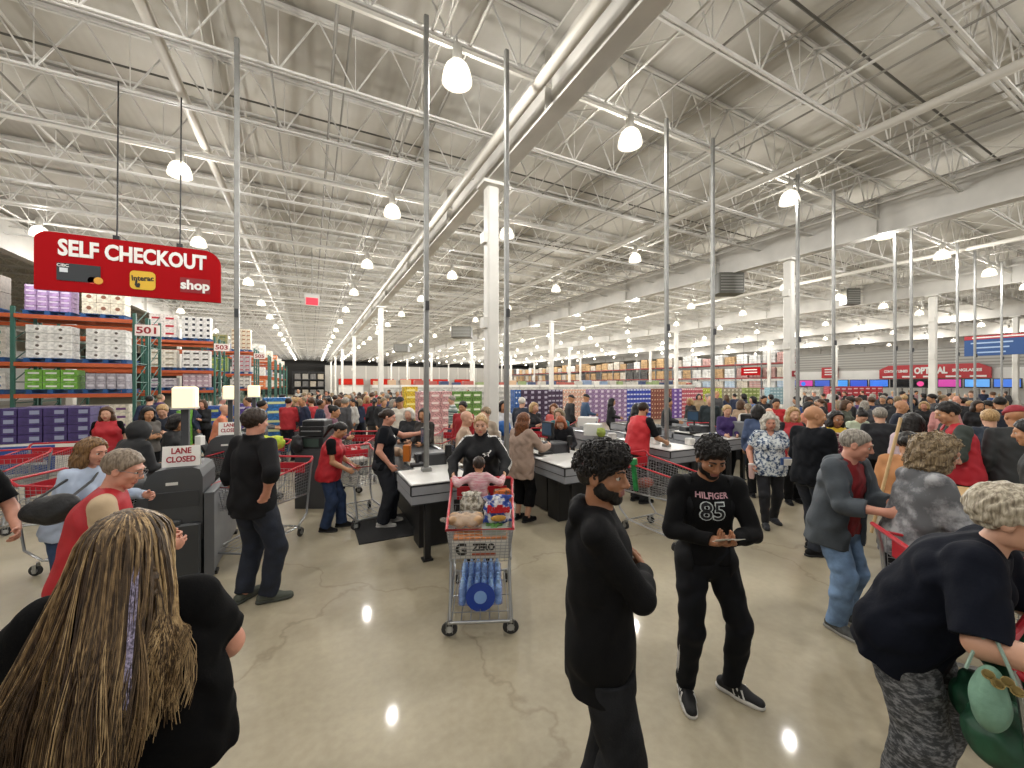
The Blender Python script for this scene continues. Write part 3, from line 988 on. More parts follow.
            if style == 'bun': P.append(E((0, -.10, .085), (.045, .042, .042)))
            elif style == 'lowbun': P.append(E((0, -.115, -.0), (.05, .042, .045)))
            else: P += [C((0, -.10, .03), (0, -.15, -.02), .026, .032, k=.02), C((0, -.15, -.02), (0, -.155, -length), .033, .014, k=.02)]
        elif style == 'cap':
            P = [E((0, -.012, .05), (.086, .106, .085)), PL_((0, 0, .035), (0, -.15, -1)), C((0, .06, .045), (0, .15, .032), .062, .05, fx=1.0, fy=.14)]
            kw = dict(wr=0)
        elif style == 'balding':
            P = [E((0, -.02, .02), (.081, .1, .075)), PL_((0, .0, .04), (0, .1, 1)), PL_((0, -.0, .0), (0, .9, -.4)), PL_((0, .02, -.012), (0, .46, -.888))]
        return blob(name, P, m, s.root, min(s.vox, .008) if s.detail else s.vox, seed=s.seed, bias=.6 * kw['wr'], **kw)
    def curls(s, h, m, n=260, r=.0042, size=.02, zmin=-.2):
        rng = random.Random(11)
        vs = [v for v in h.data.vertices if v.co.z > s.hc[2] + zmin]
        b = MB()
        for _ in range(n):
            v = rng.choice(vs)
            c, nn = np.array(v.co), np.array(v.normal)
            t = unit(np.cross(nn, [rng.uniform(-1, 1), rng.uniform(-1, 1), rng.uniform(-1, 1)]))
            q = np.cross(nn, t)
            a0, k = rng.uniform(0, 6.28), rng.uniform(.6, 1.15) * size
            b.tube([c + nn * (.004 - .008 * i / 6 + .35 * k * math.sin(math.pi * i / 6)) + t * k * (i / 6 - .5) * 1.7 + q * k * .45 * math.sin(a0 + i * .9) for i in range(7)], r, 5, True, r * .5)
        return b.build('curls', m, h, smooth=True)
    def beard(s, m, full=True, g=.004):
        L, u, R = s.L, s.u, s.Rh
        E = lambda c, r, k=.012, op=0: ell(L(c), V3(*r) * u + g, R, k * u, op)
        P = [E((0, .022, -.025), (.060, .068, .082), .02), E((0, .058, -.093), (.029, .024, .020), .02)]
        for i in (1, -1): P.append(E((i * .044, .012, -.058), (.020, .042, .036), .02))
        P += [cone(L((-.02, .086, -.046)), L((.02, .086, -.046)), .005 * u, k=.004)]
        P += [plane(L((0, .075, -.042)), R @ V3(0, .75, 1)), ell(L((0, .1, -.06)), V3(.022, .03, .0125) * u, R, .004, 1)]
        for i in (1, -1): P.append(ell(L((i * .034, .09, -.03)), V3(.02, .04, .024) * u, R, .006, 1))
        return blob('beard', P, m, s.root, min(s.vox, .006), wr=.0008, wl=.012)
    def glasses(s, m):
        g = MB()
        for i in (1, -1):
            pts = [s.L((i * .033 + .024 * math.cos(a), .107, .004 + .017 * math.sin(a))) for a in np.linspace(0, 2 * math.pi, 15)]
            g.tube(pts, .0016 * s.u, 5, False)
            g.tube([s.L((i * .057, .105, .008)), s.L((i * .08, .04, .012)), s.L((i * .083, -.005, .008))], .0018 * s.u, 5)
        g.tube([s.L((-.009, .108, .008)), s.L((.009, .108, .008))], .0016 * s.u, 5)
        g.build('eyeglasses', m, s.root)
    def bvh(s, o):
        me = o.data
        return BVHTree.FromPolygons([v.co for v in me.vertices], [tuple(p.vertices) for p in me.polygons])
    def decal(s, name, me, m, on, c, right, up, lift=.0025, label=None):
        """lays a flat figure (mesh in its xy plane) onto garment `on`, following its surface"""
        r, u = Vector(right).normalized(), Vector(up).normalized()
        n = r.cross(u)
        t = s.bvh(on)
        for v in me.vertices:
            p = Vector(c) + r * v.co.x + u * v.co.y
            hit = t.ray_cast(p + n * .3, -n)
            q = hit[0] if hit[0] is not None else p
            v.co = q + n * (lift + v.co.z)
        me.materials.clear(); me.materials.append(m)
        return link(bpy.data.objects.new(name, me), on)
    def W(s, p):
        c, n = math.cos(s.root.rotation_euler[2]), math.sin(s.root.rotation_euler[2])
        return (s.root.location[0] + p[0] * c - p[1] * n, s.root.location[1] + p[0] * n + p[1] * c, p[2])
    def wdir(s, p):
        c, n = math.cos(s.root.rotation_euler[2]), math.sin(s.root.rotation_euler[2])
        return V3(p[0] * c - p[1] * n, p[0] * n + p[1] * c, p[2])
def hash_str(t):
    h = 7
    for ch in t: h = (h * 31 + ord(ch)) % 100003
    return h
def sub_grid_poly(polys, ext=.0):
    """list of 2-D polygons -> flat mesh"""
    m = MB()
    for p in polys: m.add([(a, b, 0) for a, b in p], [tuple(range(len(p)))])
    return m.mesh('mark', [])
# ================================================================ the people nearest the camera
M_BLACK = mat('#09090b', .85, var=.15, scale=12, bump=.15, bscale=160, spec=.2)
M_BLACK2 = mat('#0f0f12', .8, var=.15, scale=10, bump=.15, bscale=160, spec=.25)
M_JEAN = mat('#1b2433', .8, var=.2, scale=14, bump=.2, bscale=200)
M_JEAN_L = mat('#4c6484', .8, var=.25, scale=10, bump=.2, bscale=200)
M_RED = mat('#a8131f', .65, var=.08, scale=10, bump=.1, bscale=150)
M_WHITE = mat('#d8d6d2', .6)
M_SOLE = mat('#cfccc6', .6)
M_SOLE_D = mat('#1a1a1b', .6)
M_NAVY = mat('#0d1320', .85, var=.12, scale=12, bump=.12, bscale=160)

def hoodie_man():
    p = Person(1.82, .0045, 'man with curly black hair and short beard in a plain black hoodie, arms folded', ground(607, 1.80), 97, w=.95, lean=-1, twist=-6,
               head=(28, 2, 0), rh=(-.17, .115, -.150), lh=(-.09, .06, -.14), rpole=(.45, .5, -.8), lpole=(.5, .2, -.7), skin='brown', rf=(0, -.025), lf=(.0, -.02), rfy=-8, lfy=14, hs=1.04,
               rhand=dict(f=(-1, -.1, .2), n=(0, -1, 0), curl=(15, 15)), lhand=dict(f=(.2, -1, -.1), n=(0, -1, 0), curl=(15, 15)))
    p.body()
    S = p.H
    hood = [cone(p.neck + p.rt2 * .045 * S - p.up * .015 * S + p.fw2 * .02 * S, p.neck + p.rt2 * .03 * S - p.fw2 * .05 * S - p.up * .01 * S, .018 * S, .025 * S, k=.02),
            cone(p.neck - p.rt2 * .045 * S - p.up * .015 * S + p.fw2 * .02 * S, p.neck - p.rt2 * .03 * S - p.fw2 * .05 * S - p.up * .01 * S, .018 * S, .025 * S, k=.02),
            cone(p.neck - p.fw2 * .045 * S + p.up * .002 * S, p.neck - p.fw2 * .065 * S - p.up * .055 * S, .03 * S, .022 * S, p.rt2, 1.5, .7, k=.02)]
    p.shirt(M_BLACK, 'hoodie', 1.98, .020, .10, flare=.004, wr=.005, wl=.13, extra=hood, sg=.016)
    p.trousers(mat('#1c1d20', .9, var=.4, scale=7, bump=.2, bscale=120, spec=.2), g=.016, flare=.035, wr=.006, wl=.15, top=-.05)
    p.shoes(M_BLACK2, M_SOLE)
    p.curls(p.hair(HAIR['black'], 'quiff', .006, wr=.006, wl=.05), HAIR['black'], 420, .0042, .024, .02)
    p.beard(HAIR['black'], g=.0042)
    p.brows(HAIR['black'], .005)
hoodie_man()

def letter_man():
    x, y, d = floor_at(708, 700)
    p = Person(1.76, .006, 'bearded man in a black lettered sweatshirt reading a slip of paper in his hands', (x, y), 188, w=.95, lean=4, head=(-4, 24, 0),
               rh=(-.07, .16, -.155), lh=(-.08, .165, -.15), rpole=(.9, -.5, -.5), lpole=(.9, -.5, -.5), skin='brown', arm=1.05, rf=(.02, .0), lf=(.045, -.04), rfy=-4, lfy=50, hs=1.05,
               rhand=dict(f=(-.75, .6, .25), n=(0.2, .35, .9), curl=(20, 25)), lhand=dict(f=(.75, .6, .25), n=(-.2, .35, .9), curl=(20, 25)))
    p.body()
    sh = p.shirt(M_BLACK, 'sweatshirt', 1.96, .013, .0, wr=.005, wl=.11)
    S = p.H
    p.shirt(mat('#0d0e11', .8, var=.1, scale=14, spec=.25), 'jacket', 0, .02, .10, wr=.005, wl=.1, open_=.115)
    c = p.chest + p.fw2 * .15 + p.up * .012
    R_ = -p.rt2
    p.decal('lettering', text_mesh('HILFIGER', .05, .0005, .0012), mat('#c79aa2', .7), sh, c + p.up * .07, R_, p.up)
    p.decal('lettering', text_mesh('85', .16, .0005, .007), mat('#cfd6d4', .7), sh, c - p.up * .03, R_, p.up)
    p.decal('lettering', text_mesh('85', .16, .0005, .0005), mat('#16181b', .7), sh, c - p.up * .03, R_, p.up, .0045)
    t = p.trousers(mat('#0a0c12', .8, var=.1, scale=14, spec=.25), g=.008, flare=.008, wr=.006, wl=.1)
    for i in (1, -1):
        for j in range(3):
            sd = MB()
            o_ = (j - 1) * .014
            sd.tube([p.kn[i] * (1 - tt) + p.an[i] * tt + V3(i * ((.037 * (1 - tt) + .026 * tt) * 1.76 + .010), o_, 0) for tt in np.linspace(0, .9, 7)], .004, 4)
            sd.build('side_stripe', M_WHITE, t)
    p.shoes(mat('#131315', .7), M_SOLE, stripes=M_WHITE)
    p.curls(p.hair(HAIR['black'], 'quiff', .003, wr=.005, wl=.03), HAIR['black'], 300, .0036, .018, .04)
    p.beard(HAIR['black'], g=.0042)
    p.brows(HAIR['black'], .0055)
    # the slip of paper
    m = (p.wr[1] + p.wr[-1]) / 2 + p.fw2 * .10 + V3(0, 0, .05)
    w = p.W(m)
    s_ = MB().box((0, 0, 0), (.15, .085, .0015)).box((.03, .02, .002), (.1, .06, .001), .3)
    o = s_.build('paper_slip', mat('#e9e7e0', .7), loc=w)
    o.rotation_euler = (math.radians(28), 0, p.root.rotation_euler[2] + .2)
    tag(o, 'white paper slip held in both hands of the bearded man', 'paper')
letter_man()

def long_hair_woman():
    p = Person(1.63, .0042, 'woman seen from behind with very long streaked blond hair and black t-shirt', ground(128, 1.37), -24, 'f', w=1.6, belly=.25, bust=1.0, lean=2, head=(0, 6, 0),
               rh=(-.06, .17, -.18), lh=(.10, .06, -.27), rpole=(1, -.35, -.5), lpole=(1, -.3, 0), skin='pink', arm=1.5, leg=1.25, hs=1.12)
    p.body()
    tee = p.shirt(mat('#060607', .9, bump=.1, bscale=150, spec=.15), 'shirt', .72, .02, .04, flare=.015, wr=.004, sg=.02)
    p.trousers(mat('#15171c', .85), g=.014)
    p.shoes(M_BLACK2, M_SOLE_D)
    L, u = p.L, p.u
    ms = [hair_mat('#3b2e20', '#5e4b36'), hair_mat('#5c4830', '#8d7350'), hair_mat('#8d7350', '#c2a67a'), hair_mat('#2e2218', '#4a3828')]
    tb = p.bvh(tee)
    def out_(q):
        h_ = tb.find_nearest(Vector(q))
        if h_[0] is None: return q
        a_, n_ = np.array(h_[0]), np.array(h_[1])
        d_ = float((q - a_).dot(n_))
        return q if d_ > .008 else a_ + n_ * (.008 + rng.uniform(0, .012))
    rng = random.Random(5)
    h = p.hair(ms[0], 'long', .006, .55, wr=.003, wl=.02)
    rng = random.Random(5)
    st = [MB(), MB(), MB(), MB()]
    for lk in range(150):
        ph0 = -2.2 + 4.4 * (lk + rng.random()) / 150
        sd0 = math.sin(ph0)
        over = sd0 > .80
        ln0 = rng.uniform(.50, .80) if not over else rng.uniform(.30, .50)
        fan = rng.uniform(.55, 1.2)
        bx0 = sd0 * .115 * fan + rng.uniform(-.025, .025)
        if sd0 < -.4: bx0 -= rng.uniform(0, .09)
        if over: bx0 += rng.uniform(.0, .07)
        wd0 = .092 + rng.uniform(0, .010)
        wv, wa = rng.uniform(0, 6.28), rng.uniform(.004, .012)
        kk = rng.choices((0, 1, 2, 3), (.36, .3, .14 if not over else .8, .2))[0]
        for q in range(24):
            ph = ph0 + rng.uniform(-.035, .035)
            sd = math.sin(ph)
            r0 = rng.uniform(.0, .11)
            wd = wd0 + rng.uniform(-.003, .003)
            ln = ln0 * rng.uniform(.86, 1.06)
            bx = bx0 + rng.uniform(-.014, .014)
            dz = rng.uniform(-.01, .01)
            shy = -.135 - .06 * max(0, math.cos(ph)) - rng.uniform(0, .014)
            if over: shy = -.105
            th0 = math.radians(rng.uniform(1, 58))
            cap = lambda t_, e_=.003: L((math.sin(t_) * sd * (.091 + e_), -.016 - math.sin(t_) * math.cos(ph) * (.113 + e_), .038 + math.cos(t_) * (.099 + e_)))
            P_ = np.array([cap(th0, -.001), cap(th0 + (1.4 - th0) * .5), cap(1.5, .006 + wd - .092),
                           L((sd * .10 + bx * .3, shy * .85, -.19)), L((bx, shy - .02, -.19 - (ln - .19) * .5)), L((bx * .96 + rng.uniform(-.01, .01), shy - .03, -ln))])
            out = []
            for a in range(5):
                p0, p1, p2, p3 = P_[max(a - 1, 0)], P_[a], P_[a + 1], P_[min(a + 2, 5)]
                for t in (0, .33, .67):
                    o_ = .5 * (2 * p1 + (p2 - p0) * t + (2 * p0 - 5 * p1 + 4 * p2 - p3) * t * t + (3 * p1 - p0 - 3 * p2 + p3) * t ** 3)
                    out.append(o_ + V3(wa * math.sin((a + t) * 1.9 + wv), 0, 0) * min(1, a / 2))
            out.append(P_[-1])
            out = out[:7] + [out_(o_) for o_ in out[7:]]
            st[kk if rng.random() < .8 else rng.randrange(4)].tube(out, rng.uniform(.0016, .0030), 4, False, .0008)
    for k in range(4):
        st[k].build('hair_strands', ms[k], h, smooth=True)
    # tinsel woven in on the right
    tn = MB()
    for q in range(9):
        x0 = .045 + q * .0016
        tn.tube([L((x0, -.06, .10)), L((x0 + .012, -.128, .0)), L((x0 + .02 + .004 * math.sin(q), -.165, -.12)), L((x0 + .03, -.195, -.25)), L((x0 + .03 + .01 * math.sin(q * 2), -.21, -.36 - .015 * (q % 5)))], .0016, 4)
    tn.build('hair_tinsel', mat('#8d8498', .15, .8, .6, 150), h)
long_hair_woman()

def cashier_at_kiosk():
    p = Person(1.70, .006, 'grey-haired man in a red vest over a beige shirt using the self-checkout screen', ground(106, 2.5), 52, w=1.12, lean=14, head=(16, 14, 0),
               rh=(-.03, .17, -.19), lh=(.0, .15, -.2), skin='pink', arm=1.1, lf=(0, .04))
    p.body()
    p.shirt(mat('#b9a283', .8, var=.06, bump=.1), 'shirt', .95, .012, .0, sg=.016)
    p.shirt(M_RED, 'vest', 0, .024, .06, flare=.012, wr=.004, wl=.12, collar=.0)
    p.trousers(M_NAVY); p.shoes(M_BLACK2, M_SOLE_D)
    p.hair(hair_mat('#5f5244', '#948472'), 'short', .002, line=-.02)
    p.glasses(mat('#8d8d90', .3, .8)); p.brows(HAIR['grey'])
cashier_at_kiosk()

def blue_shirt_woman():
    p = Person(1.64, .008, 'woman with shoulder-length brown hair in a light blue shirt, black bag on her shoulder', ground(84, 3.5), 84, 'f', w=1.1, lean=16, head=(8, 6, 0), bust=.95,
               rh=(.02, .18, -.18), lh=(.02, .22, -.16), skin='pink', lf=(0, .10), rf=(0, -.10))
    p.body()
    p.shirt(mat('#aebbd0', .75, var=.05, bump=.1), 'shirt', 1.95, .016, .05, flare=.01, sg=.016, wr=.005)
    p.trousers(mat('#2f4566', .8, var=.25, scale=10)); p.shoes(mat('#8a8076', .7), M_SOLE)
    p.hair(hair_mat('#4a331f', '#86653f'), 'long', .006, .22, wr=.005); p.brows(HAIR['brown'], .003)
    # shoulder bag
    gx, gy = ground(50, 3.02)
    t = empty('handbag', (gx, gy, 1.15), facing(80), 'slouchy black leather handbag hanging behind the woman in light blue', 'bag')
    blob('bag_body', [ell((0, 0, -.02), (.08, .15, .11), k=.03), ell((0, .09, .02), (.07, .09, .09), k=.03), ell((0, -.10, -.03), (.06, .09, .08), k=.03)], mat('#161618', .5, bump=.3, bscale=40), t, .01, wr=.008, wl=.12)
    w = p.W(p.sh[-1] + p.up * .03)
    a = facing(80); dx, dy = w[0] - gx, w[1] - gy
    q = V3(dx * math.cos(a) + dy * math.sin(a), -dx * math.sin(a) + dy * math.cos(a), w[2] - 1.15)
    MB().tube([(0, -.10, .06), q * .6 + V3(0, -.06, .06), q, q * .6 + V3(0, .06, 0), (0, .14, .08)], .010, 8).build('strap', mat('#1a1a1c', .5), t, smooth=True)
blue_shirt_woman()

def edge_person():
    p = Person(1.66, .008, 'person in a black tee and knee-length black shorts cut off by the left edge', ground(-48, 3.0), 120, w=1.12, lean=2, skin='pink', rh=(.08, .10, -.25), lh=(.06, .13, -.24), arm=1.2, rpole=(1, -1, 0))
    p.body()
    p.shirt(M_BLACK, 'shirt', .72, .02, .03, flare=.01)
    p.trousers(M_BLACK2, 'shorts', 1.25, .02, .03)
    p.shoes(mat('#c9c5bd', .6), M_SOLE)
    p.hair(HAIR['brown'], 'short')
edge_person()

def back_man():
    p = Person(1.87, .008, 'dark-haired man with his back turned in a black pullover, sleeves pushed up, hand on hip', ground(257, 3.85), 22, w=1.08, lean=0, head=(4, 2, 0),
               rh=(.03, -.03, -.235), lh=(.035, .03, -.30), rpole=(1, -.5, 0), lpole=(.2, -1, 0), skin='pink', arm=1.15, rf=(.015, .02), lf=(.0, -.02), rfy=-42, lfy=10,
               rhand=dict(f=(-.5, -.1, -.85), n=(-.9, .3, .2), curl=(40, 45)))
    p.body()
    p.shirt(M_BLACK2, 'pullover', 1.3, .018, .07, flare=.008, wr=.006, wl=.13, sg=.02, collar=.02)
    p.trousers(mat('#151c2a', .8, var=.25, scale=9, bump=.15), g=.016, flare=.02, wr=.006, wl=.12)
    p.shoes(mat('#4d5148', .75), mat('#3a3d36', .7), low=True)
    p.hair(HAIR['darkbrown'], 'short', .008, wr=.005)
back_man()

def vest_woman():
    p = Person(1.57, .010, 'short woman with a dark ponytail in a sleeveless red vest and jeans pushing a cart', ground(334, 5.72), 82, 'f', w=1.12, lean=12, head=(-4, 26, 0), bust=.9,
               rh=(-.02, .14, -.25), lh=(.0, .16, -.25), skin='tan', rf=(0, -.05), lf=(0, .06), arm=1.1)
    p.body()
    p.shirt(M_BLACK, 'shirt', .6, .012, .0, sg=.016)
    p.shirt(M_RED, 'vest', 0, .026, .06, flare=.014, wr=.004)
    p.trousers(mat('#1f3150', .8, var=.25, scale=10), flare=.025); p.shoes(M_BLACK2, M_SOLE_D)
    p.hair(HAIR['black'], 'pony', .004, .2)
vest_woman()

def black_tee_woman():
    p = Person(1.74, .010, 'woman with tied-up brown hair in a black tee reaching out an arm beside a counter', ground(387, 5.9), 76, 'f', w=1.08, lean=3, head=(10, 14, 0), bust=.9,
               rh=(.04, .05, -.28), lh=(.02, .29, -.05), rpole=(.3, -1, 0), skin='pink', arm=1.1, rf=(0, -.02), lf=(0, .03))
    p.body()
    sh = p.shirt(mat('#0d0f16', .85, bump=.1, spec=.2), 'shirt', .62, .016, .04, flare=.006, sg=.016)
    p.decal('badge', sub_grid_poly([[(-.035, -.02), (.035, -.02), (.035, .02), (-.035, .02)]]), M_WHITE, sh, p.chest + p.fw2 * .12 + p.rt2 * .05 + p.up * .04, -p.rt2, p.up)
    p.trousers(mat('#1b1e26', .8, var=.15), g=.02, flare=.035, wr=.006); p.shoes(mat('#c4c2bd', .6), M_SOLE)
    p.hair(HAIR['darkbrown'], 'lowbun', .002); p.brows(HAIR['darkbrown'])
black_tee_woman()

def cart_woman():
    x, y = ground(481, 4.72)
    p = Person(1.74, .008, 'blond woman in a black tracksuit top with white shoulder stripes pushing a loaded cart', (x, y), 183, 'f', w=1.12, lean=5, head=(-2, 3, 0), bust=.9,
               rh=(.06, .20, -.215), lh=(.06, .20, -.215), rpole=(1, -.4, -.3), lpole=(1, -.4, -.3), skin='fair', arm=1.1, hs=1.05)
    p.body()
    sh = p.shirt(mat('#0a0c11', .6, bump=.1, spec=.3), 'track_jacket', 1.97, .02, .03, flare=.01, wr=.005, wl=.12, sg=.018, collar=.045)
    for i in (1, -1):
        m = MB()
        d = unit(p.el[i] - p.sh[i])
        up_ = p.up * .045 * 1.0
        pts = [p.neck + p.rt2 * i * .055 + p.up * .03, p.sh[i] * .6 + p.neck * .4 + p.up * .02, p.sh[i] + p.up * .05 + p.rt2 * i * .02, p.sh[i] + d * .12 + p.rt2 * i * .07, p.el[i] + p.rt2 * i * .06, p.el[i] * .4 + p.wr[i] * .6 + p.rt2 * i * .042]
        t = p.bvh(sh)
        q = []
        for a in range(len(pts) - 1):
            for f in np.linspace(0, 1, 7)[:-1]:
                c = pts[a] * (1 - f) + pts[a + 1] * f
                h = t.find_nearest(Vector(c))
                q.append((np.array(h[0]), np.array(h[1])))
        for a in range(len(q) - 1):
            (c0, n0), (c1, n1) = q[a], q[a + 1]
            dd = unit(c1 - c0)
            for_ = []
            for c, n in ((c0, n0), (c1, n1)):
                w_ = unit(np.cross(n, dd)) * .042
                hs_ = [np.array(t.find_nearest(Vector(c + w_ * k))[0]) + np.array(t.find_nearest(Vector(c + w_ * k))[1]) * .003 for k in (-1, 0, 1)]
                for_.append(hs_)
            for k in (0, 1): m.quad(for_[0][k], for_[0][k + 1], for_[1][k + 1], for_[1][k])
        m.build('sleeve_stripe', M_WHITE, sh)
    # leaping cat emblem
    cat_ = [[(-.05, -.01), (-.02, -.018), (.01, -.012), (.03, .004), (.05, .022), (.042, .026), (.025, .016), (.0, .008), (-.03, .006), (-.045, .0)], [(-.02, -.018), (-.035, -.034), (-.028, -.036), (-.008, -.016)], [(.012, -.012), (.02, -.03), (.027, -.028), (.024, -.002)], [(.03, .02), (.036, .036), (.05, .03), (.046, .02)]]
    p.decal('emblem', sub_grid_poly(cat_), M_WHITE, sh, p.chest + p.fw2 * .1 - p.rt2 * .085 + p.up * .02, -p.rt2, p.up, .004)
    p.trousers(M_BLACK, flare=.015); p.shoes(M_BLACK2, M_SOLE)
    p.hair(HAIR['blond'], 'bun', .0); p.brows(HAIR['brown'], .003)
    return p
CARTW = cart_woman()

def taupe_woman():
    p = Person(1.66, .010, 'woman with long auburn hair in a loose taupe sweater and black skirt, back turned', ground(523, 6.1), 42, 'f', w=1.1, lean=5, head=(10, 10, 0),
               rh=(.05, .21, -.13), lh=(.03, .16, -.22), skin='fair', rpole=(.6, -.6, -.6))
    p.body()
    p.shirt(mat('#a18a7b', .85, var=.06, bump=.2, bscale=120), 'sweater', 1.95, .022, .12, flare=.012, wr=.006, sg=.022)
    p.trousers(M_BLACK, upto=1.6, g=.014, flare=.02); p.shoes(M_BLACK2, M_SOLE_D)
    p.hair(HAIR['auburn'], 'long', .004, .24)
taupe_woman()

def red_hair_woman():
    x, y = ground(562, 7.4)
    p = Person(1.66, .010, 'ginger-haired woman in a dark top bending over the belt of a checkout', (x, y), 195, 'f', w=1.05, lean=42, head=(0, 24, 0),
               rh=(-.02, .12, -.22), lh=(.0, .14, -.2), skin='fair')
    p.body()
    p.shirt(mat('#17181f', .8), 'shirt', 1.9, .016, .04, sg=.016); p.trousers(M_BLACK); p.shoes(M_BLACK2, M_SOLE_D)
    p.hair(HAIR['ginger'], 'long', .004, .2)
red_hair_woman()

def till_man():
    p = Person(1.80, .010, 'male cashier in a red vest over a black tee leaning on a checkout counter', ground(640, 7.05), 62, w=1.12, lean=15, head=(0, 10, 0),
               rh=(.03, .2, -.21), lh=(.0, .26, -.14), skin='tan', arm=1.1)
    p.body()
    p.shirt(M_BLACK2, 'shirt', .9, .014, .0, sg=.018)
    p.shirt(mat('#c01f28', .6, bump=.1), 'vest', 0, .026, .05, flare=.01, wr=.005, wl=.12)
    p.trousers(mat('#15181f', .8), flare=.02); p.shoes(M_BLACK2, M_SOLE_D)
    p.hair(HAIR['darkbrown'], 'short', -.001); p.beard(HAIR['darkbrown'], g=.0025); p.glasses(mat('#1a1a1a', .4))
till_man()

def splotch(base, ink, ink2, sc, th=.5, stretch=(1, 1, 1), rough=.75):
    m, nt, b, N, L = nodes_mat()
    tc = N('TexCoord'); mp = N('Mapping'); mp.inputs['Scale'].default_value = stretch
    n = N('TexNoise'); n.inputs['Scale'].default_value = sc; n.inputs['Detail'].default_value = 5; n.inputs['Roughness'].default_value = .65
    L(tc.outputs['Object'], mp.inputs['Vector']); L(mp.outputs[0], n.inputs['Vector'])
    r = N('ValToRGB')
    e = r.color_ramp.elements
    e[0].position = th - .06; e[0].color = lin(base); e[1].position = th + .02; e[1].color = lin(ink)
    x = e.new(th + .12); x.color = lin(ink2)
    L(n.outputs['Fac'], r.inputs['Fac']); L(r.outputs['Color'], b.inputs['Base Color'])
    b.inputs['Roughness'].default_value = rough
    return m

def blouse_woman():
    x, y, d = floor_at(770, 525)
    p = Person(1.65, .009, 'white-haired woman in a blue and white patterned blouse walking with a pink tumbler', (x, y), 196, 'f', w=1.1, lean=2, head=(6, 8, 0), bust=.95,
               rh=(.06, .05, -.27), lh=(.0, .15, -.20), lpole=(.8, -.7, -.4), skin='pink', arm=1.1, rf=(0, .08), lf=(0, -.09), lfy=14)
    p.body()
    p.shirt(splotch('#d5dadb', '#35537a', '#1d2b45', 26, .53), 'blouse', .66, .02, .07, flare=.014, wr=.004, sg=.02, vneck=.05)
    p.trousers(mat('#101118', .8), flare=.004, g=.009); p.shoes(mat('#1d2026', .7), M_SOLE_D)
    p.curls(p.hair(HAIR['white'], 'bob', .006, wr=.008, wl=.04), HAIR['white'], 260, .005, .026); p.brows(HAIR['grey'], .003)
    w = p.W(p.wr[1] + V3(.01, .03, -.09))
    t = empty('tumbler', (w[0], w[1], w[2] - .11), 0, 'pale pink tumbler in the hand of the woman in the patterned blouse', 'cup')
    MB().lathe([(.028, 0), (.038, .03), (.042, .2), (.042, .205)], n=16).build('cup_body', mat('#c9a9a6', .3), t, smooth=True)
    MB().lathe([(.043, .205), (.043, .22), (.02, .228)], n=16).build('lid', mat('#d9d3cf', .3), t, smooth=True)
    w = p.W(p.wr[-1] + V3(.02, .05, .0))
    t = empty('wallet', w, p.root.rotation_euler[2] + .3, 'blue clutch wallet in the hand of the woman in the patterned blouse', 'wallet')
    MB().box((0, 0, 0), (.2, .05, .11), ch=.015).build('wallet_body', mat('#2c4776', .5), t)
    MB().box((0, .03, -.01), (.15, .015, .09)).build('flap', mat('#d8d6d0', .6), t)
blouse_woman()

def bald_man():
    x, y = ground(814, 4.95)
    p = Person(1.83, .008, 'bald man in a plain navy-black tee and dark jeans standing with his back turned', (x, y), 78, w=1.12, lean=3, head=(30, 2, 0), hs=1.06,
               rh=(-.02, .15, -.20), lh=(.0, .16, -.2), skin='tan', arm=1.2, rf=(0, -.06), lf=(0, .06), rfy=-12)
    p.body()
    p.shirt(mat('#0b0e14', .85, bump=.1, spec=.2), 'shirt', 1.1, .018, .06, flare=.004, wr=.005, sg=.02)
    p.trousers(mat('#171d28', .8, var=.2, scale=9), flare=.014); p.shoes(M_BLACK2, M_SOLE_D)
bald_man()

def grey_jacket_man():
    x, y = ground(846, 3.38)
    p = Person(1.73, .0065, 'man with cropped grey hair in an open grey hooded jacket over a red tee', (x, y), 158, w=1.08, lean=12, head=(-24, 10, 0), hs=1.05,
               rh=(-.02, .20, -.16), lh=(-.04, .2, -.15), rpole=(.4, -.8, -.5), skin='pink', arm=1.15, rf=(0, .0), lf=(.02, -.05), rfy=-6)
    p.body()
    p.shirt(mat('#7d1219', .75, var=.1, bump=.1), 'shirt', .7, .012, .04, flare=.004, wr=.005)
    S = p.H
    hood = [cone(p.neck + p.rt2 * k * .05 * S - p.up * .012 * S + p.fw2 * .01 * S, p.neck - p.rt2 * k * .02 * S - p.fw2 * .06 * S - p.up * .03 * S, .022 * S, .034 * S, k=.03) for k in (1, -1)]
    p.shirt(mat('#40474e', .7, var=.1, scale=6, bump=.12), 'jacket', 1.55, .032, .10, flare=.026, wr=.007, wl=.14, open_=.11, extra=hood, sg=.026)
    p.trousers(mat('#6d88aa', .8, var=.3, scale=7, bump=.15), g=.016, flare=.014, wr=.006, wl=.1)
    p.shoes(mat('#4b4c4b', .7, var=.2, scale=40), mat('#8d8a84', .6))
    p.hair(HAIR['grey'], 'short', -.003, wr=.002); p.brows(HAIR['grey'], .0035)
grey_jacket_man()

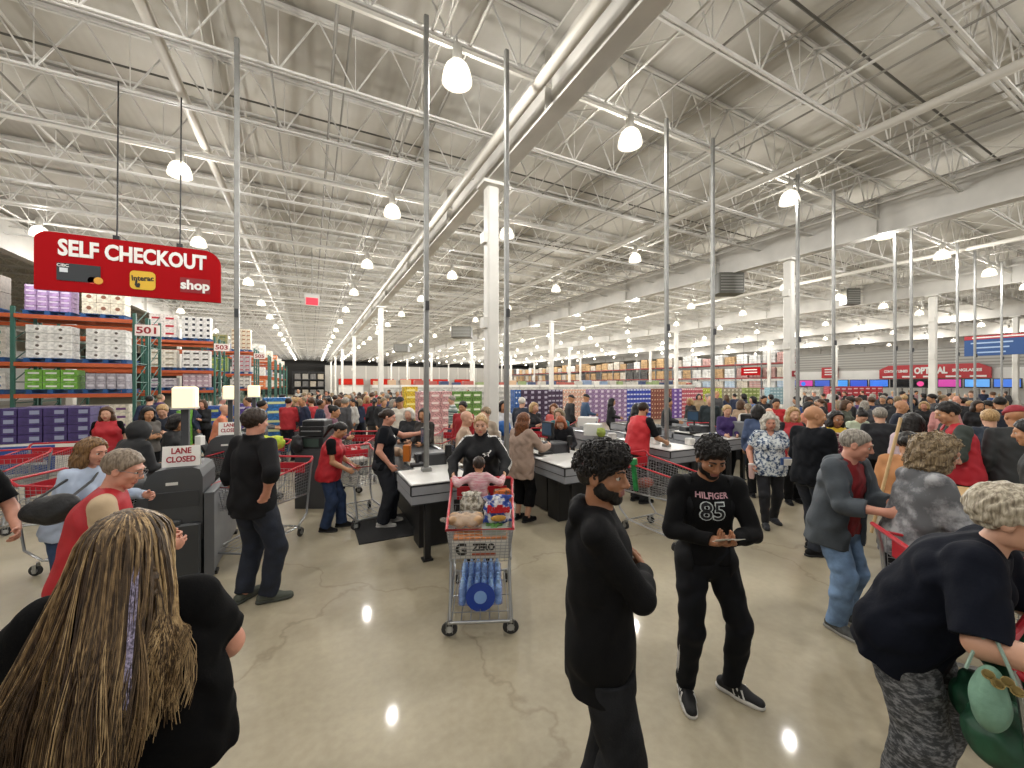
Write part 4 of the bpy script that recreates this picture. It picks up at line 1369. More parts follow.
def tie_dye_woman():
    x, y = ground(926, 2.95)
    p = Person(1.72, .0065, 'woman with curly ash-blond hair in a mottled grey hooded sweatshirt', (x, y), 118, 'f', w=1.3, lean=12, head=(4, 8, 0), hs=1.1, bust=1.0,
               rh=(.0, .2, -.16), lh=(.0, .2, -.16), skin='pink', arm=1.3)
    p.body()
    S = p.H
    hood = [cone(p.neck + p.rt2 * k * .05 * S - p.up * .012 * S + p.fw2 * .01 * S, p.neck - p.rt2 * k * .02 * S - p.fw2 * .06 * S - p.up * .03 * S, .022 * S, .034 * S, k=.03) for k in (1, -1)]
    p.shirt(splotch('#5a5b5e', '#7c7d80', '#a3a4a6', 7, .5), 'hoodie', 1.97, .024, .06, flare=.014, wr=.007, wl=.14, extra=hood, sg=.024)
    p.trousers(M_BLACK2); p.shoes(M_BLACK2, M_SOLE_D)
    p.curls(p.hair(HAIR['ash'], 'bob', .009, wr=.010, wl=.045), HAIR['ash'], 300, .0045, .028)
tie_dye_woman()

def bending_woman():
    x, y = ground(903, 1.95)
    p = Person(1.75, .0048, 'short-haired woman in a navy tee and grey camouflage leggings bending over a cart', (x, y), 145, 'f', w=1.2, belly=.4, bust=1.1, lean=37, head=(0, -8, 0), hs=1.1,
               rh=(.06, .21, -.15), lh=(.0, .24, -.10), rpole=(.5, -.4, -.8), skin='fair', arm=1.35, leg=1.28, hips=(0, .10), rf=(.02, .0), lf=(.0, .03),
               rhand=dict(n=(0, -.3, -1), curl=(40, 40)), lhand=dict(n=(0, -.3, -1), curl=(40, 40)))
    p.body()
    p.shirt(mat('#080d1a', .85, bump=.1, spec=.2), 'shirt', .95, .022, .085, flare=.004, wr=.004, sg=.026)
    t = p.trousers(splotch('#34363a', '#5d5f62', '#85868a', 30, .5, (1, 1, 2.2)), 'leggings', g=.009, flare=.012, wr=.004, top=.02)
    p.shoes(M_BLACK2, M_SOLE)
    p.hair(hair_mat('#7d7262', '#c2b8a3'), 'short', .008, wr=.006, wl=.035); p.brows(HAIR['grey'], .003)
    p.glasses(mat('#3a2c22', .4))
    # cross-body strap and mint bag
    gx, gy = ground(990, 1.48)
    w = (gx, gy, .93)
    b = empty('shoulder_bag', w, p.root.rotation_euler[2], 'mint green shoulder bag hanging from the woman bending over a cart', 'bag')
    blob('bag_body', [ell((0, 0, 0), (.06, .045, .11), k=.03), ell((0, .0, -.04), (.075, .05, .08), k=.03)], mat('#6f9580', .6, var=.05, bump=.15), b, .008, wr=.004, wl=.1)
    MB().tube([(0, -.06, .07), (-.02, -.04, .15), (-.04, .0, .24)], .006, 6).tube([(0, .07, .05), (-.01, .04, .14), (-.04, .0, .24)], .006, 6).build('strap', mat('#8fa79a', .6), b, smooth=True)
    r_ = MB()
    for k in range(4): r_.lathe([(.014, -.003), (.018, -.003), (.018, .003), (.014, .003), (.014, -.003)], (0.045, .0 + .022 * k, .10 - .02 * (k % 2)), 12, 'x')
    r_.build('clasp', mat('#b9a878', .3, .9), b, smooth=True)
bending_woman()

def red_vest_right():
    p = Person(1.88, .010, 'man with short black hair in a red vest over a dark green jacket, looking left', ground(954, 5.0), 298, w=1.1, lean=8, head=(0, 14, 0), rh=(.0, .18, -.18), lh=(.0, .18, -.2), skin='olive', arm=1.15, hs=1.1)
    p.body()
    p.shirt(mat('#39413d', .8), 'jacket', 1.95, .018, .02, sg=.022, wr=.006)
    p.shirt(mat('#b3182a', .6), 'vest', 0, .03, .06, flare=.012, wr=.004, open_=.05)
    p.trousers(M_BLACK2); p.shoes(M_BLACK2, M_SOLE_D)
    p.hair(HAIR['black'], 'short', .0)
red_vest_right()
# ================================================================ checkout area
M_PANEL = mat('#93959a', .45, .1, .05, 3.0)
M_PANEL_D = mat('#3a3b3e', .5, .05)
M_TOP = mat('#d2d0cb', .35)
M_BLACKM = mat('#141416', .5)
M_TRIM = mat('#1c1c1f', .45)
M_MAT = mat('#232324', .9, bump=.4, bscale=120)
M_SCREEN = mat('#0c1014', .12)
M_PAPER = mat('#e6e4de', .7)
M_SIGNRED = mat('#a30811', .75, spec=.15)
M_LETW = mat('#f1efea', .5)
M_CHROME = mat('#a9abad', .28, .9)
M_WIRE = mat('#9d9fa1', .32, .8)
M_CARTRED = mat('#b01a28', .4)
M_RUBBER = mat('#2c2c2d', .7)
M_ORANGE = mat('#b8552a', .55, var=.08, scale=3)
M_GREENR = mat('#2f5c50', .55, var=.08, scale=3)
M_PALLET = mat('#1f4f86', .7, var=.12, scale=4)

def checkout(X, Yn, label, k, far=False):
    """lane: bagging table at the near end, till, scanner plate and belt running away from the camera"""
    r = empty('checkout_counter', (X, Yn, 0), 0, label, 'checkout', 'staffed checkout counters')
    W = .80
    b = MB()      # bagging table skirt in two bands
    b.box((W / 2, .42, .865), (W, .84, .10)); b.box((W / 2, .42, .755), (W - .02, .82, .10))
    b.build('skirt_panel', M_PANEL, r)
    b = MB(); b.box((W / 2, .42, .81), (W - .015, .825, .016)); b.box((W / 2, .42, .70), (W - .015, .825, .014)); b.box((W / 2, .42, .922), (W + .012, .852, .016))
    for x in (0, W):
        for y in (0, .84): b.box((x, y, .865), (.016, .016, .10))
    b.build('edge_trim', M_TRIM, r)
    MB().box((W / 2, .42, .936), (W - .02, .82, .014), ch=.006).build('table_top', M_TOP, r)
    for x in (.22, W - .12):
        MB().box((x, .12, .35), (.07, .07, .70)).box((x, .12, .01), (.12, .12, .02)).build('leg', M_BLACKM, r)
    b = MB(); b.box((W / 2 + .08, .62, .36), (W - .26, .3, .70)); b.box((W / 2 + .25, 1.9, .42), (W - .1, 1.9, .80)); b.build('cabinet', M_BLACKM, r)
    b = MB(); b.box((W / 2 + .20, 1.25, .80), (W - .1, .80, .14)); b.box((W / 2 + .20, 1.25, .66), (W - .12, .8, .10)); b.build('till_panel', M_PANEL, r)
    b = MB(); b.box((W / 2 + .20, 1.25, .93), (W - .1, .82, .018), ch=.006); b.build('till_top', M_TOP, r)
    # conveyor
    b = MB(); b.box((W / 2 + .25, 2.75, .84), (W, 2.3, .16)); b.box((W / 2 + .25, 2.75, .62), (W - .04, 2.3, .22)); b.build('conveyor_side', M_PANEL, r)
    b = MB(); b.box((W / 2 + .25, 2.75, .925), (W - .14, 2.26, .02)); b.build('conveyor_belt', mat('#1b1b1d', .6), r)
    b = MB()
    for x in (.285, W + .215): b.box((x, 2.75, .945), (.06, 2.3, .03), ch=.008)
    b.build('conveyor_rail', M_CHROME, r)
    # till hardware
    t = MB(); t.box((.62, 1.15, 1.02), (.34, .34, .18), ch=.02); t.box((.60, 1.45, .99), (.42, .22, .12), ch=.015); t.build('register_cabinet', M_PANEL_D, r)
    s = MB(); s.tube([(.5, 1.2, 1.1), (.5, 1.2, 1.28)], .02, 8); s.box((.48, 1.2, 1.33), (.05, .34, .26), ch=.01); so = s.build('register_screen', M_BLACKM, r)
    MB().box((.452, 1.2, 1.33), (.006, .29, .20)).build('display', mat('#2a3c4e', .2, emit=.35), so)
    c = MB(); c.tube([(.74, .95, .93), (.74, .95, 1.12)], .016, 8); c.box((.745, .93, 1.15), (.09, .06, .16), .2, ch=.01); c.build('card_terminal', M_BLACKM, r)
    c = MB(); c.box((.34, 1.05, .955), (.2, .16, .05), ch=.01); c.tube([(.34, 1.1, .97), (.34, 1.14, 1.08)], .03, 8); c.build('receipt_printer', M_BLACKM, r)
    return r
def power_pole(X, Y, z0, label):
    r = empty('power_pole', (X, Y, z0), 0, label, 'pole', 'steel service poles rising from the checkouts')
    MB().box((0, 0, (7.0 - z0) / 2), (.062, .062, 7.0 - z0), ch=.008).build('pole_shaft', M_GALV, r)
    MB().box((0, 0, .03), (.12, .12, .06), ch=.01).build('foot_plate', M_GALV, r)
    MB().box((0, -.045, 2.2), (.05, .03, .12)).build('outlet_box', M_PANEL_D, r)
LN = ['first', 'second', 'third', 'fourth', 'fifth', 'sixth', 'seventh', 'eighth', 'ninth', 'tenth']
POLEX = [ground(237, 5.6), (1.37, 5.2), (2.56, 5.2), (5.85, 5.2), (7.14, 5.2), (10.15, 5.2), (11.76, 5.2), (15.2, 5.2), (16.3, 5.2), (20.0, 5.2), (21.7, 5.2), (24.7, 5.2)]
PN = ['thirteen', 'first', 'second', 'third', 'fourth', 'fifth', 'sixth', 'seventh', 'eighth', 'ninth', 'tenth', 'eleventh', 'twelfth']
for i, (x, y) in enumerate(POLEX):
    lab = ('slim steel pole rising to the roof beside the self-checkout kiosks' if i == 0 else 'slim steel pole from a checkout to the roof, %s pole right of the big sign' % PN[i + 1])
    power_pole(x, y, .9 if i == 0 else .936, lab)
LX = [1.02, 3.14, 5.55, 7.75, 10.2, 12.3, 14.9, 17.0, 19.6, 21.8]
LD = ['with the woman in black tee at its left', 'between the taupe sweater and the ginger-haired woman', 'where the male cashier in a red vest leans', 'right of the male cashier',
      'far right lane behind the bald man', 'far right lane beside the woman in a yellow vest', 'far right lane behind the grey jacket man', 'far right lane behind the curly-haired woman', 'far right lane behind the red vest man', 'last lane at the right edge']
for i, x in enumerate(LX):
    checkout(x, 4.55 if i < 2 else (4.85 if i == 2 else 5.3), 'grey checkout counter with pale top, %s' % LD[i], i)
# dark tower on the fourth counter
for i, (px, Z, h) in enumerate(((752, 8.7, 1.28),)):
    x, y = ground(px, Z)
    r = empty('till_tower', (x, y, .94), 0, 'grey box-like till tower with a printer on top behind the bearded man', 'till')
    MB().box((0, 0, .17), (.75, .5, .34), ch=.02).build('tower_body', mat('#6d6f72', .5), r)
    MB().box((-.05, 0, .42), (.3, .3, .16), ch=.02).build('printer', M_BLACKM, r)
    MB().box((.22, -.1, .44), (.2, .02, .2)).build('price_card', M_PAPER, r)
# floor mats
for px, py, w, d, lab in ((388, 527, .9, 1.0, 'black rubber mat under the woman in the black tee'), (640, 487, 1.0, 1.3, 'black rubber mat under the male cashier in a red vest')):
    x, y, _ = floor_at(px, py)
    m = MB().box((0, 0, .007), (w, d, .014), ch=.006)
    tag(m.build('floor_mat', M_MAT, loc=(x, y, 0)), lab, 'mat')

# ---------------------------------------------------------------- self-checkout kiosks
def kiosk(x, y, label, sign_label, s=1.0):
    r = empty('self_checkout_kiosk', (x, y, 0), 0, label, 'self-checkout', 'self-checkout kiosks')
    k = MB()      # tall unit with rounded shoulders seen from its side; it faces -x
    prof = [(-.08, .42), (-.36, .80), (-.30, .86), (-.20, 1.14), (-.14, 1.19), (.0, 1.21), (.17, 1.21), (.235, 1.18), (.26, 1.10), (.26, .42)]
    k.prism(prof, (0, .32, 0), (1, 0, 0), (0, 0, 1), .62)
    k.build('kiosk_body', mat('#454749', .5, var=.05, scale=3), r)
    MB().box((.02, -.304, .88), (.42, .012, .17), ch=.004).build('recess_panel', mat('#37393b', .5), r)
    MB().box((-.0, -.304, 1.05), (.10, .006, .03)).build('nameplate', M_PAPER, r)
    b = MB(); b.box((-.12, -.02, .31), (.74, .66, .62), ch=.02); b.box((-.20, -.06, .64), (.56, .56, .05), ch=.015)
    b.build('base_cabinet', mat('#3a3c3e', .5), r)
    MB().box((-.24, -.08, .668), (.40, .36, .012)).build('scanner_plate', mat('#b5b6b4', .25, .7), r)
    s_ = MB(); s_.box((0, 0, 0), (.04, .40, .34), ch=.01)
    so = s_.build('touch_screen', M_BLACKM, r, loc=(-.36, .0, 1.06)); so.rotation_euler = (0, math.radians(-24), 0)
    MB().box((-.022, 0, 0), (.004, .36, .29)).build('display', mat('#3fb3c9', .2, emit=.7), so)
    MB().box((-.30, .34, .74), (.12, .1, .09), ch=.01).tube([(-.3, .34, .78), (-.3, .34, .86)], .02, 8).build('card_reader', M_BLACKM, r)
    MB().box((.02, -.32, .36), (.03, .012, .12)).build('lock_plate', M_CHROME, r)
    # lane light: box on a post
    MB().box((.02, .12, 1.51), (.07, .07, .63)).build('light_post', M_PANEL_D, r)
    MB().box((.02, .12, 1.95), (.21, .20, .24), ch=.02).build('lane_light', mat('#fff0c8', .5, emit=.62), r)
    b = MB(); b.box((.02, .12, 1.825), (.22, .21, .02)); b.build('light_frame', mat('#d0cdc5', .5), r)
    # folded card sign
    c = empty('lane_closed_sign', (x + .06, y - .20, 1.215), 0, sign_label, 'sign', 'lane closed signs')
    w, h = .32, .22
    MB().prism([(-w / 2, 0), (w / 2, 0), (w / 2, h), (-w / 2, h)], (0, -.03, 0), (1, 0, 0), (0, .1, 1), .006).prism([(-w / 2, 0), (w / 2, 0), (w / 2, h), (-w / 2, h)], (0, .05, 0), (1, 0, 0), (0, -.22, 1), .006).build('card', mat('#f0eee8', .6), c)
    for t, z in (('LANE', .165), ('CLOSED', .075)):
        text('lettering', t, .085, mat('#a01c2c', .6), c, (0, -.03 + z * .1 - .008, z), (1, 0, 0), (0, .1, 1), .002, .0022, width=.17 if t == 'LANE' else .25)
    return r
kiosk(-1.30, 5.62, 'dark grey self-checkout kiosk nearest the camera, lit lane box on a post above it', 'white LANE CLOSED card on top of the nearest self-checkout kiosk')
kiosk(-1.32, 8.6, 'dark self-checkout kiosk directly behind the nearest one, next to the steel pole', 'white LANE CLOSED card on the second self-checkout kiosk')
kiosk(-1.10, 9.9, 'dark self-checkout kiosk half hidden behind the man with his back turned', 'white LANE CLOSED card on the third kiosk, mostly hidden behind the steel pole')
# grey divider panel beside the first kiosk
r = empty('divider_panel', (-.98, 5.62, 0), 0, 'waist-high grey divider panel running back along the nearest self-checkout kiosk', 'divider')
MB().box((0, .45, .47), (.07, 1.5, .86)).build('panel_board', mat('#7f8184', .5, var=.04), r)
MB().box((0, .45, .91), (.09, 1.54, .03)).box((0, -.31, .47), (.085, .03, .9)).build('edge_trim', mat('#5c5e61', .5), r)
for y in (-.2, 1.1): MB().box((0, y, .02), (.12, .1, .04)).build('foot', M_BLACKM, r)

# ---------------------------------------------------------------- hanging sign
def shop_sign():
    Y = 8.5
    def X_at(px):
        c = (px - 512) / FPX
        Z = Y / (-c * SN + CS)
        return (c * CS + SN) * Z, Z
    x0, z0 = X_at(35); x1, z1 = X_at(221)
    top = CAM_H + (384 - 230) * z0 / FPX; bot = CAM_H - (289 - 384) * z0 / FPX
    w, h = x1 - x0, top - bot
    r = empty('hanging_sign', ((x0 + x1) / 2, Y, bot), 0, 'big red SELF CHECKOUT sign hanging from the roof', 'sign')
    R_ = .24
    poly = [(-w / 2, 0), (w / 2, 0)] + [(w / 2 - R_ + R_ * math.cos(a), h - R_ + R_ * math.sin(a)) for a in np.linspace(0, math.pi / 2, 8)] + [(-w / 2 + R_ * .6 + R_ * .6 * math.cos(a), h - R_ * .6 + R_ * .6 * math.sin(a)) for a in np.linspace(math.pi / 2, math.pi, 8)]
    MB().prism(poly, (0, .03, 0), (1, 0, 0), (0, 0, 1), .06).build('sign_board', M_SIGNRED, r)
    e = lambda n, poly, m, y=-.036, t=.006, par=r: MB().prism(poly, (0, y, 0), (1, 0, 0), (0, 0, 1), t).build(n, m, par)
    text('lettering', 'SELF CHECKOUT', .335, M_LETW, r, (.012 * w, -.038, h * .735), (1, 0, 0), (0, 0, 1), .004, .012, width=w * .80)
    # dark bank card
    cx, cy, cw, ch = -.285 * w, .33 * h, .215 * w, .30 * h
    card = e('card_picture', [(cx - cw / 2, cy - ch / 2), (cx + cw / 2, cy - ch / 2), (cx + cw / 2, cy + ch / 2), (cx - cw / 2, cy + ch / 2)], mat('#23272b', .4))
    text('lettering', 'CIBC', .06, M_LETW, card, (cx - cw * .36, -.044, cy + ch * .36), (1, 0, 0), (0, 0, 1), .002, .001)
    MB().box((cx - cw * .34, -.044, cy + ch * .10), (.09, .004, .065)).build('chip', mat('#b9bcbe', .3, .6), card)
    for dx, c in ((-.035, '#d8452f'), (.035, '#e0a13c')):
        MB().lathe([(0, 0), (.055, 0), (.055, .004), (0, .004)], (cx + cw * .38 + dx, -.042 - (.003 if dx > 0 else 0), cy - ch * .36), 18, 'y').build('disc', mat(c, .5), card)
    # yellow payment mark
    yx, yw = .045 * w, .14 * w
    rr = .06
    rp = []
    for sx, sy, a0 in ((1, 1, 0), (-1, 1, 90), (-1, -1, 180), (1, -1, 270)):
        for a in np.linspace(a0, a0 + 90, 5):
            rp.append((yx + sx * (yw / 2 - rr) + rr * math.cos(math.radians(a)), .30 * h + sy * (.17 * h - rr) + rr * math.sin(math.radians(a))))
    ye = e('payment_mark', rp, mat('#e0b32e', .5))
    text('lettering', 'Interac', .115, mat('#1d1a14', .5), ye, (yx + .0, -.046, .335 * h), (1, .0, .08), (-.08, 0, 1), .002, .003, width=yw * .86)
    hand = [(-.075, -.01), (-.055, -.01), (-.055, -.075), (-.03, -.06), (-.02, -.09), (-.03, -.14), (-.07, -.14), (-.09, -.10)]
    MB().prism([(yx + a - .01, .30 * h + b + .02) for a, b in hand], (0, -.043, 0), (1, 0, 0), (0, 0, 1), .003).build('hand_mark', mat('#1d1a14', .5), ye)
    # shop mark
    sx_ = .345 * w
    sb = e('shop_mark', [(sx_ - .09 * w, .15 * h), (sx_ + .09 * w, .15 * h), (sx_ + .09 * w, .43 * h), (sx_ - .09 * w, .43 * h)], mat('#8c0f18', .5), -.034, .003)
    text('lettering', 'shop', .21, M_LETW, sb, (sx_, -.044, .29 * h), (1, 0, 0), (0, 0, 1), .002, .008, width=.175 * w)

    for x in (-.1 * w, .25 * w):
        MB().tube([(x, 0, h), (x, .02, h + .25), (x + .02, 0, 6.95 - bot)], .011, 6).build('hanger_cable', M_BLACKM, r)
        MB().box((x, 0, h + .03), (.08, .05, .07)).build('clamp', M_BLACKM, r)
shop_sign()

# ---------------------------------------------------------------- shopping carts
def cart_protos():
    r = empty('shopping_cart')
    # local: handle at y=0, front of the basket at +y. basket tapers to the front
    def rim(y, z, hw): return [(-hw, y, z), (hw, y, z)]
    L, zt_b, zt_f, zb_b, zb_f = .92, 1.00, .90, .58, .62
    hb, hf, bb, bf = .28, .235, .25, .205
    f = MB()     # chassis
    for s in (-1, 1):
        f.tube([(s * .29, -.02, 1.04), (s * .28, .0, .92), (s * .265, .03, .56), (s * .26, .06, .30), (s * .24, .2, .17), (s * .225, .95, .15), (s * .21, 1.02, .16)], .0125, 8)
        f.tube([(s * .265, .03, .57), (s * .22, .9, .61)], .01, 8)
        f.tube([(s * .215, .98, .16), (s * .215, .86, .62)], .0115, 8)
    f.tube([(-.21, 1.02, .16), (.21, 1.02, .16)], .0125, 8)
    f.tube([(-.24, .2, .17), (.24, .2, .17)], .01, 8)
    f.build('frame', M_CHROME, r, smooth=True)
    b = MB()
    def P(u, y, z): return None
    def side(s, t, z):     # t 0..1 back->front, z 0..1 bottom->top
        y0, y1 = .03, .03 + L
        w_ = (bb + (bf - bb) * t) * (1 - z) + (hb + (hf - hb) * t) * z
        zz = (zb_b + (zb_f - zb_b) * t) * (1 - z) + (zt_b + (zt_f - zt_b) * t) * z
        yy = y0 + (y1 - y0 + .05 * z) * t
        return (s * w_, yy, zz)
    for s in (-1, 1):
        for z in np.linspace(.0, 1, 11): b.tube([side(s, 0, z), side(s, 1, z)], .0028, 4, False)
        for t in np.linspace(0, 1, 22): b.tube([side(s, t, 0), side(s, t, 1)], .0022, 4, False)
    for z in np.linspace(0, 1, 11): b.tube([side(-1, 1, z), side(1, 1, z)], .0028, 4, False)
    for u in np.linspace(-1, 1, 13): b.tube([tuple(np.array(side(-1, 1, 0)) * (1 - u) / 2 + np.array(side(1, 1, 0)) * (1 + u) / 2), tuple(np.array(side(-1, 1, 1)) * (1 - u) / 2 + np.array(side(1, 1, 1)) * (1 + u) / 2)], .0022, 4, False)
    for t in np.linspace(0, 1, 12): b.tube([side(-1, t, 0), side(1, t, 0)], .0024, 4, False)
    for u in np.linspace(-1, 1, 9): b.tube([tuple(np.array(side(-1, 0, 0)) * (1 - u) / 2 + np.array(side(1, 0, 0)) * (1 + u) / 2), tuple(np.array(side(-1, 1, 0)) * (1 - u) / 2 + np.array(side(1, 1, 0)) * (1 + u) / 2)], .0022, 4, False)
    b.build('basket', M_WIRE, r)
    g = MB()     # red top rail and handle
    g.tube([side(-1, 0, 1.02), side(-1, 1, 1.02), side(1, 1, 1.02), side(1, 0, 1.02)], .011, 8)
    g.tube([side(-1, 0, 1.0), (-.285, -.03, 1.05), (-.27, -.05, 1.065), (.27, -.05, 1.065), (.285, -.03, 1.05), side(1, 0, 1.0)], .015, 8)
    g.build('handle_rail', M_CARTRED, r, smooth=True)
    c = MB()     # child seat: back flap and tray
    for z in np.linspace(.66, .97, 5): c.tube([(-.24, .30, z), (.24, .30, z)], .0028, 4, False)
    for u in np.linspace(-.24, .24, 10): c.tube([(u, .30, .66), (u, .31, .97)], .0025, 4, False)
    for u in np.linspace(-.24, .24, 10): c.tube([(u, .06, .80), (u, .30, .76)], .0025, 4, False)
    c.build('child_seat', M_WIRE, r)
    MB().box((0, .045, .93), (.46, .015, .14)).build('seat_flap', M_CARTRED, r)
    t = MB()
    for u in np.linspace(-.2, .2, 7): t.tube([(u, .2, .18), (u, 1.0, .165)], .004, 5, False)
    for y in (.4, .65, .9): t.tube([(-.22, y, .17), (.22, y, .17)], .004, 5, False)
    t.build('lower_rack', M_WIRE, r)
    for s in (-1, 1):
        for y in (.14, .96):
            w = MB()
            w.tube([(s * .22, y, .15), (s * .22, y, .11)], .014, 8)
            for q in (-.022, .022): w.box((s * .22 + q, y - .015, .08), (.004, .035, .09))
            wo = w.build('caster', M_CHROME, r)
            MB().lathe([(.008, -.013), (.03, -.013), (.048, -.012), (.058, -.009), (.058, .009), (.048, .012), (.03, .013), (.008, .013)], (s * .22, y - .02, .0625), 20, 'x' if y < .5 else 'y').build('wheel', M_RUBBER, wo, smooth=True)
            MB().lathe([(0, -.015), (.028, -.015), (.028, .015), (0, .015)], (s * .22, y - .02, .0625), 14, 'x' if y < .5 else 'y').build('hub', mat('#b5b5b2', .5), wo)
    for ch in KIDS[r.name]:
        for o in [ch] + [g_ for g_ in KIDS.get(ch.name, [])]:
            for v in o.data.vertices: v.co.x *= 1.16; v.co.y *= 1.06
    return r
CART0 = cart_protos()
_cart_used = [False]
def cart(x, y, turn, label, group='red-railed shopping carts'):
    o = CART0 if not _cart_used[0] else copy_tree(CART0)
    _cart_used[0] = True
    o.location = (x, y, 0)
    o.rotation_euler = (0, 0, facing(turn))
    tag(o, label, 'shopping cart', group)
    return o
def local_to(o, p):
    c, n = math.cos(o.rotation_euler[2]), math.sin(o.rotation_euler[2])
    return (o.location[0] + p[0] * c - p[1] * n, o.location[1] + p[0] * n + p[1] * c, p[2])

# the loaded cart: handle at the tracksuit woman, front wheels towards the camera
cx0, cy0 = ground(482, 4.30)
MAIN = cart(cx0, cy0, 176.5, 'loaded shopping cart with a child in its seat, pushed by the tracksuit woman')
def thing_in(cartobj, name, p, rz, label, cat, group=None):
    w = local_to(cartobj, p)
    return empty(name, w, cartobj.rotation_euler[2] + rz, label, cat, group)
# drinks box
t = thing_in(MAIN, 'drinks_box', (0, .86, .632), 0, 'white sports drink box with a black G and ZERO at the basket front', 'box')
MB().box((0, 0, .075), (.47, .24, .15)).build('carton', mat('#d7d5d0', .6), t)
MB().box((0, 0, .165), (.46, .23, .03), ch=.01).build('bottle_tops', mat('#b5703f', .5, var=.3, scale=30), t)
text('logo', 'G', .13, M_BLACKM, t, (.16, .124, .078), (-1, 0, 0), (0, 0, 1), .002, .006)
text('lettering', 'ZERO', .075, M_BLACKM, t, (-.03, .124, .095), (-1, 0, 0), (0, 0, 1), .002, .004, width=.19)
MB().box((-.03, .122, .035), (.2, .004, .022)).build('label_stripe', mat('#b9502e', .6), t)
# flat of greens
t = thing_in(MAIN, 'salad_tray', (-.12, .86, .815), 0, 'clear tray of green salad lying on the drinks box', 'food tray')
MB().box((0, 0, .03), (.2, .2, .06), taper=1.06).build('tray', mat('#c9cfc6', .2, alpha=.5), t)
blob('leaves', [ell((0, 0, .04), (.09, .09, .035), k=.02)], mat('#4f7d3a', .7, var=.4, scale=30), t, .008, wr=.012, wl=.03)
# bread bag
t = thing_in(MAIN, 'bread_bag', (.13, .80, .86), 0, 'clear bag of brown bread rolls on top of the loaded cart', 'bread')
blob('rolls', [ell((.05 * a, .05 * b, .03 + .02 * ((a + b) % 2)), (.055, .05, .04), k=.012) for a in (-2, -1, 0, 1, 2) for b in (-1, 0, 1)], mat('#a9855e', .6, var=.2, scale=14), t, .007)
blob('bag', [ell((0, 0, .03), (.17, .12, .08), k=.02), cone((.1, 0, .04), (.2, .02, .05), .03, .02, k=.04)], mat('#e8e2d8', .12, alpha=.22), t, .01, wr=.008, wl=.06)
# chips
t = thing_in(MAIN, 'chip_bag', (-.15, .84, .88), .12, 'blue and white bag of ridged potato chips with red lettering', 'snack bag')
blob('bag_body', [ell((0, 0, .12), (.125, .045, .12), k=.02), cone((-.12, 0, .225), (.12, 0, .225), .012, k=.05), cone((-.12, 0, .02), (.12, 0, .02), .012, k=.05)], splotch('#e4e2e2', '#22479c', '#1b2f7a', 9, .48), t, .006, wr=.004, wl=.05)
text('lettering', 'Ruffles', .085, mat('#c01824', .5), t, (0, .052, .135), (-1, 0, -.08), (0, 0, 1), .003, .006, width=.2)
blob('chip_picture', [ell((0, .043, .055), (.07, .012, .03), k=.01)], mat('#b98a3f', .6, var=.2, scale=40), t, .006)
# garlic/pistachio sack in the seat, fruit punnet
t = thing_in(MAIN, 'popcorn_bag', (.10, .28, .78), 0, 'white patterned bag in the child seat of the loaded cart', 'bag')
blob('bag_body', [ell((0, 0, .10), (.12, .06, .12), k=.02), cone((-.09, 0, .21), (.09, 0, .21), .014, k=.04)], splotch('#d8d3c6', '#9d9482', '#6d6454', 22, .5), t, .007, wr=.004, wl=.05)
t = thing_in(MAIN, 'fruit_punnet', (-.19, .46, .82), 0, 'clear punnet of dark fruit and orange snacks in the loaded cart', 'food tray')
blob('fruit', [ell((.045 * a, .045 * b, .05 + .03 * ((a * 3 + b) % 2)), (.03, .03, .03), k=.004) for a in (-2, -1, 0, 1, 2) for b in (-1, 0, 1)], mat('#6b2a22', .4, var=.6, scale=18), t, .007)
MB().box((0, 0, .05), (.27, .17, .1), taper=1.08).build('tray', mat('#d9ded8', .15, alpha=.25), t)
t = thing_in(MAIN, 'snack_box', (-.21, .26, .84), .2, 'orange snack box stuck in the loaded cart beside the child', 'box')
MB().box((0, 0, .09), (.16, .10, .18), ch=.006).build('carton', splotch('#c5682c', '#2b2a28', '#d8d2c4', 14, .55), t)
# two water cases on the lower rack
for k, (y, z, lab) in enumerate(((.80, .19, 'shrink-wrapped case of blue water bottles on the lower rack, front one'), (.48, .19, 'shrink-wrapped case of blue water bottles on the lower rack, behind'))):
    t = thing_in(MAIN, 'water_case', (0.0, y, z), 0, lab, 'water bottles', 'water cases under the loaded cart')
    for i in range(6):
        for j in range(3):
            bt = MB().lathe([(.024, 0), (.029, .01), (.029, .06), (.026, .07), (.029, .08), (.029, .14), (.012, .185), (.012, .205), (0, .205)], (-.155 + .062 * i, -.065 + .065 * j, 0), 10)
            bt.build('bottle', mat('#9dbdea', .1, spec=.6, var=.3, scale=20), t, smooth=True)
    MB().box((0, 0, .08), (.385, .21, .15), ch=.02).build('shrink_wrap', mat('#3a6ad0', .12, alpha=.25), t)
    if k == 0:
        MB().lathe([(.0, 0), (.125, 0), (.125, .004), (0, .004)], (0, .108, .08), 28, 'y').build('label_ring', mat('#1b3f9c', .4), t)
        MB().lathe([(.0, 0), (.055, 0), (.055, .004), (0, .004)], (0, .113, .08), 24, 'y').build('label_disc', mat('#7fa4dc', .4), t)
# child in the seat, back of the head to the camera, arms spread on the rail
w = local_to(MAIN, (.03, .155, 0))
kid = Person(.92, .007, 'small child with dark hair and pink striped sleeves sitting in the cart seat', (w[0], w[1]), -4, 'f', w=1.0, lean=2, head=(0, 2, 0), hs=.98, lh=(.20, .07, -.02), rh=(.20, .07, -.02), lpole=(.3, -1, -.5), rpole=(.3, -1, -.5),
             skin='tan', crouch=-.42, rf=(.03, .26), lf=(.03, .26), lift_l=.78, lift_r=.78)
kid.body()
kid.shirt(splotch('#c98a94', '#d9c6c4', '#c26f7c', 30, .5, (.2, .2, 3)), 'shirt', 1.95, .012, .03, sg=.012)
kid.trousers(mat('#3b4252', .8)); kid.shoes(M_WHITE, M_SOLE)
kid.hair(HAIR['darkbrown'], 'short', .002)

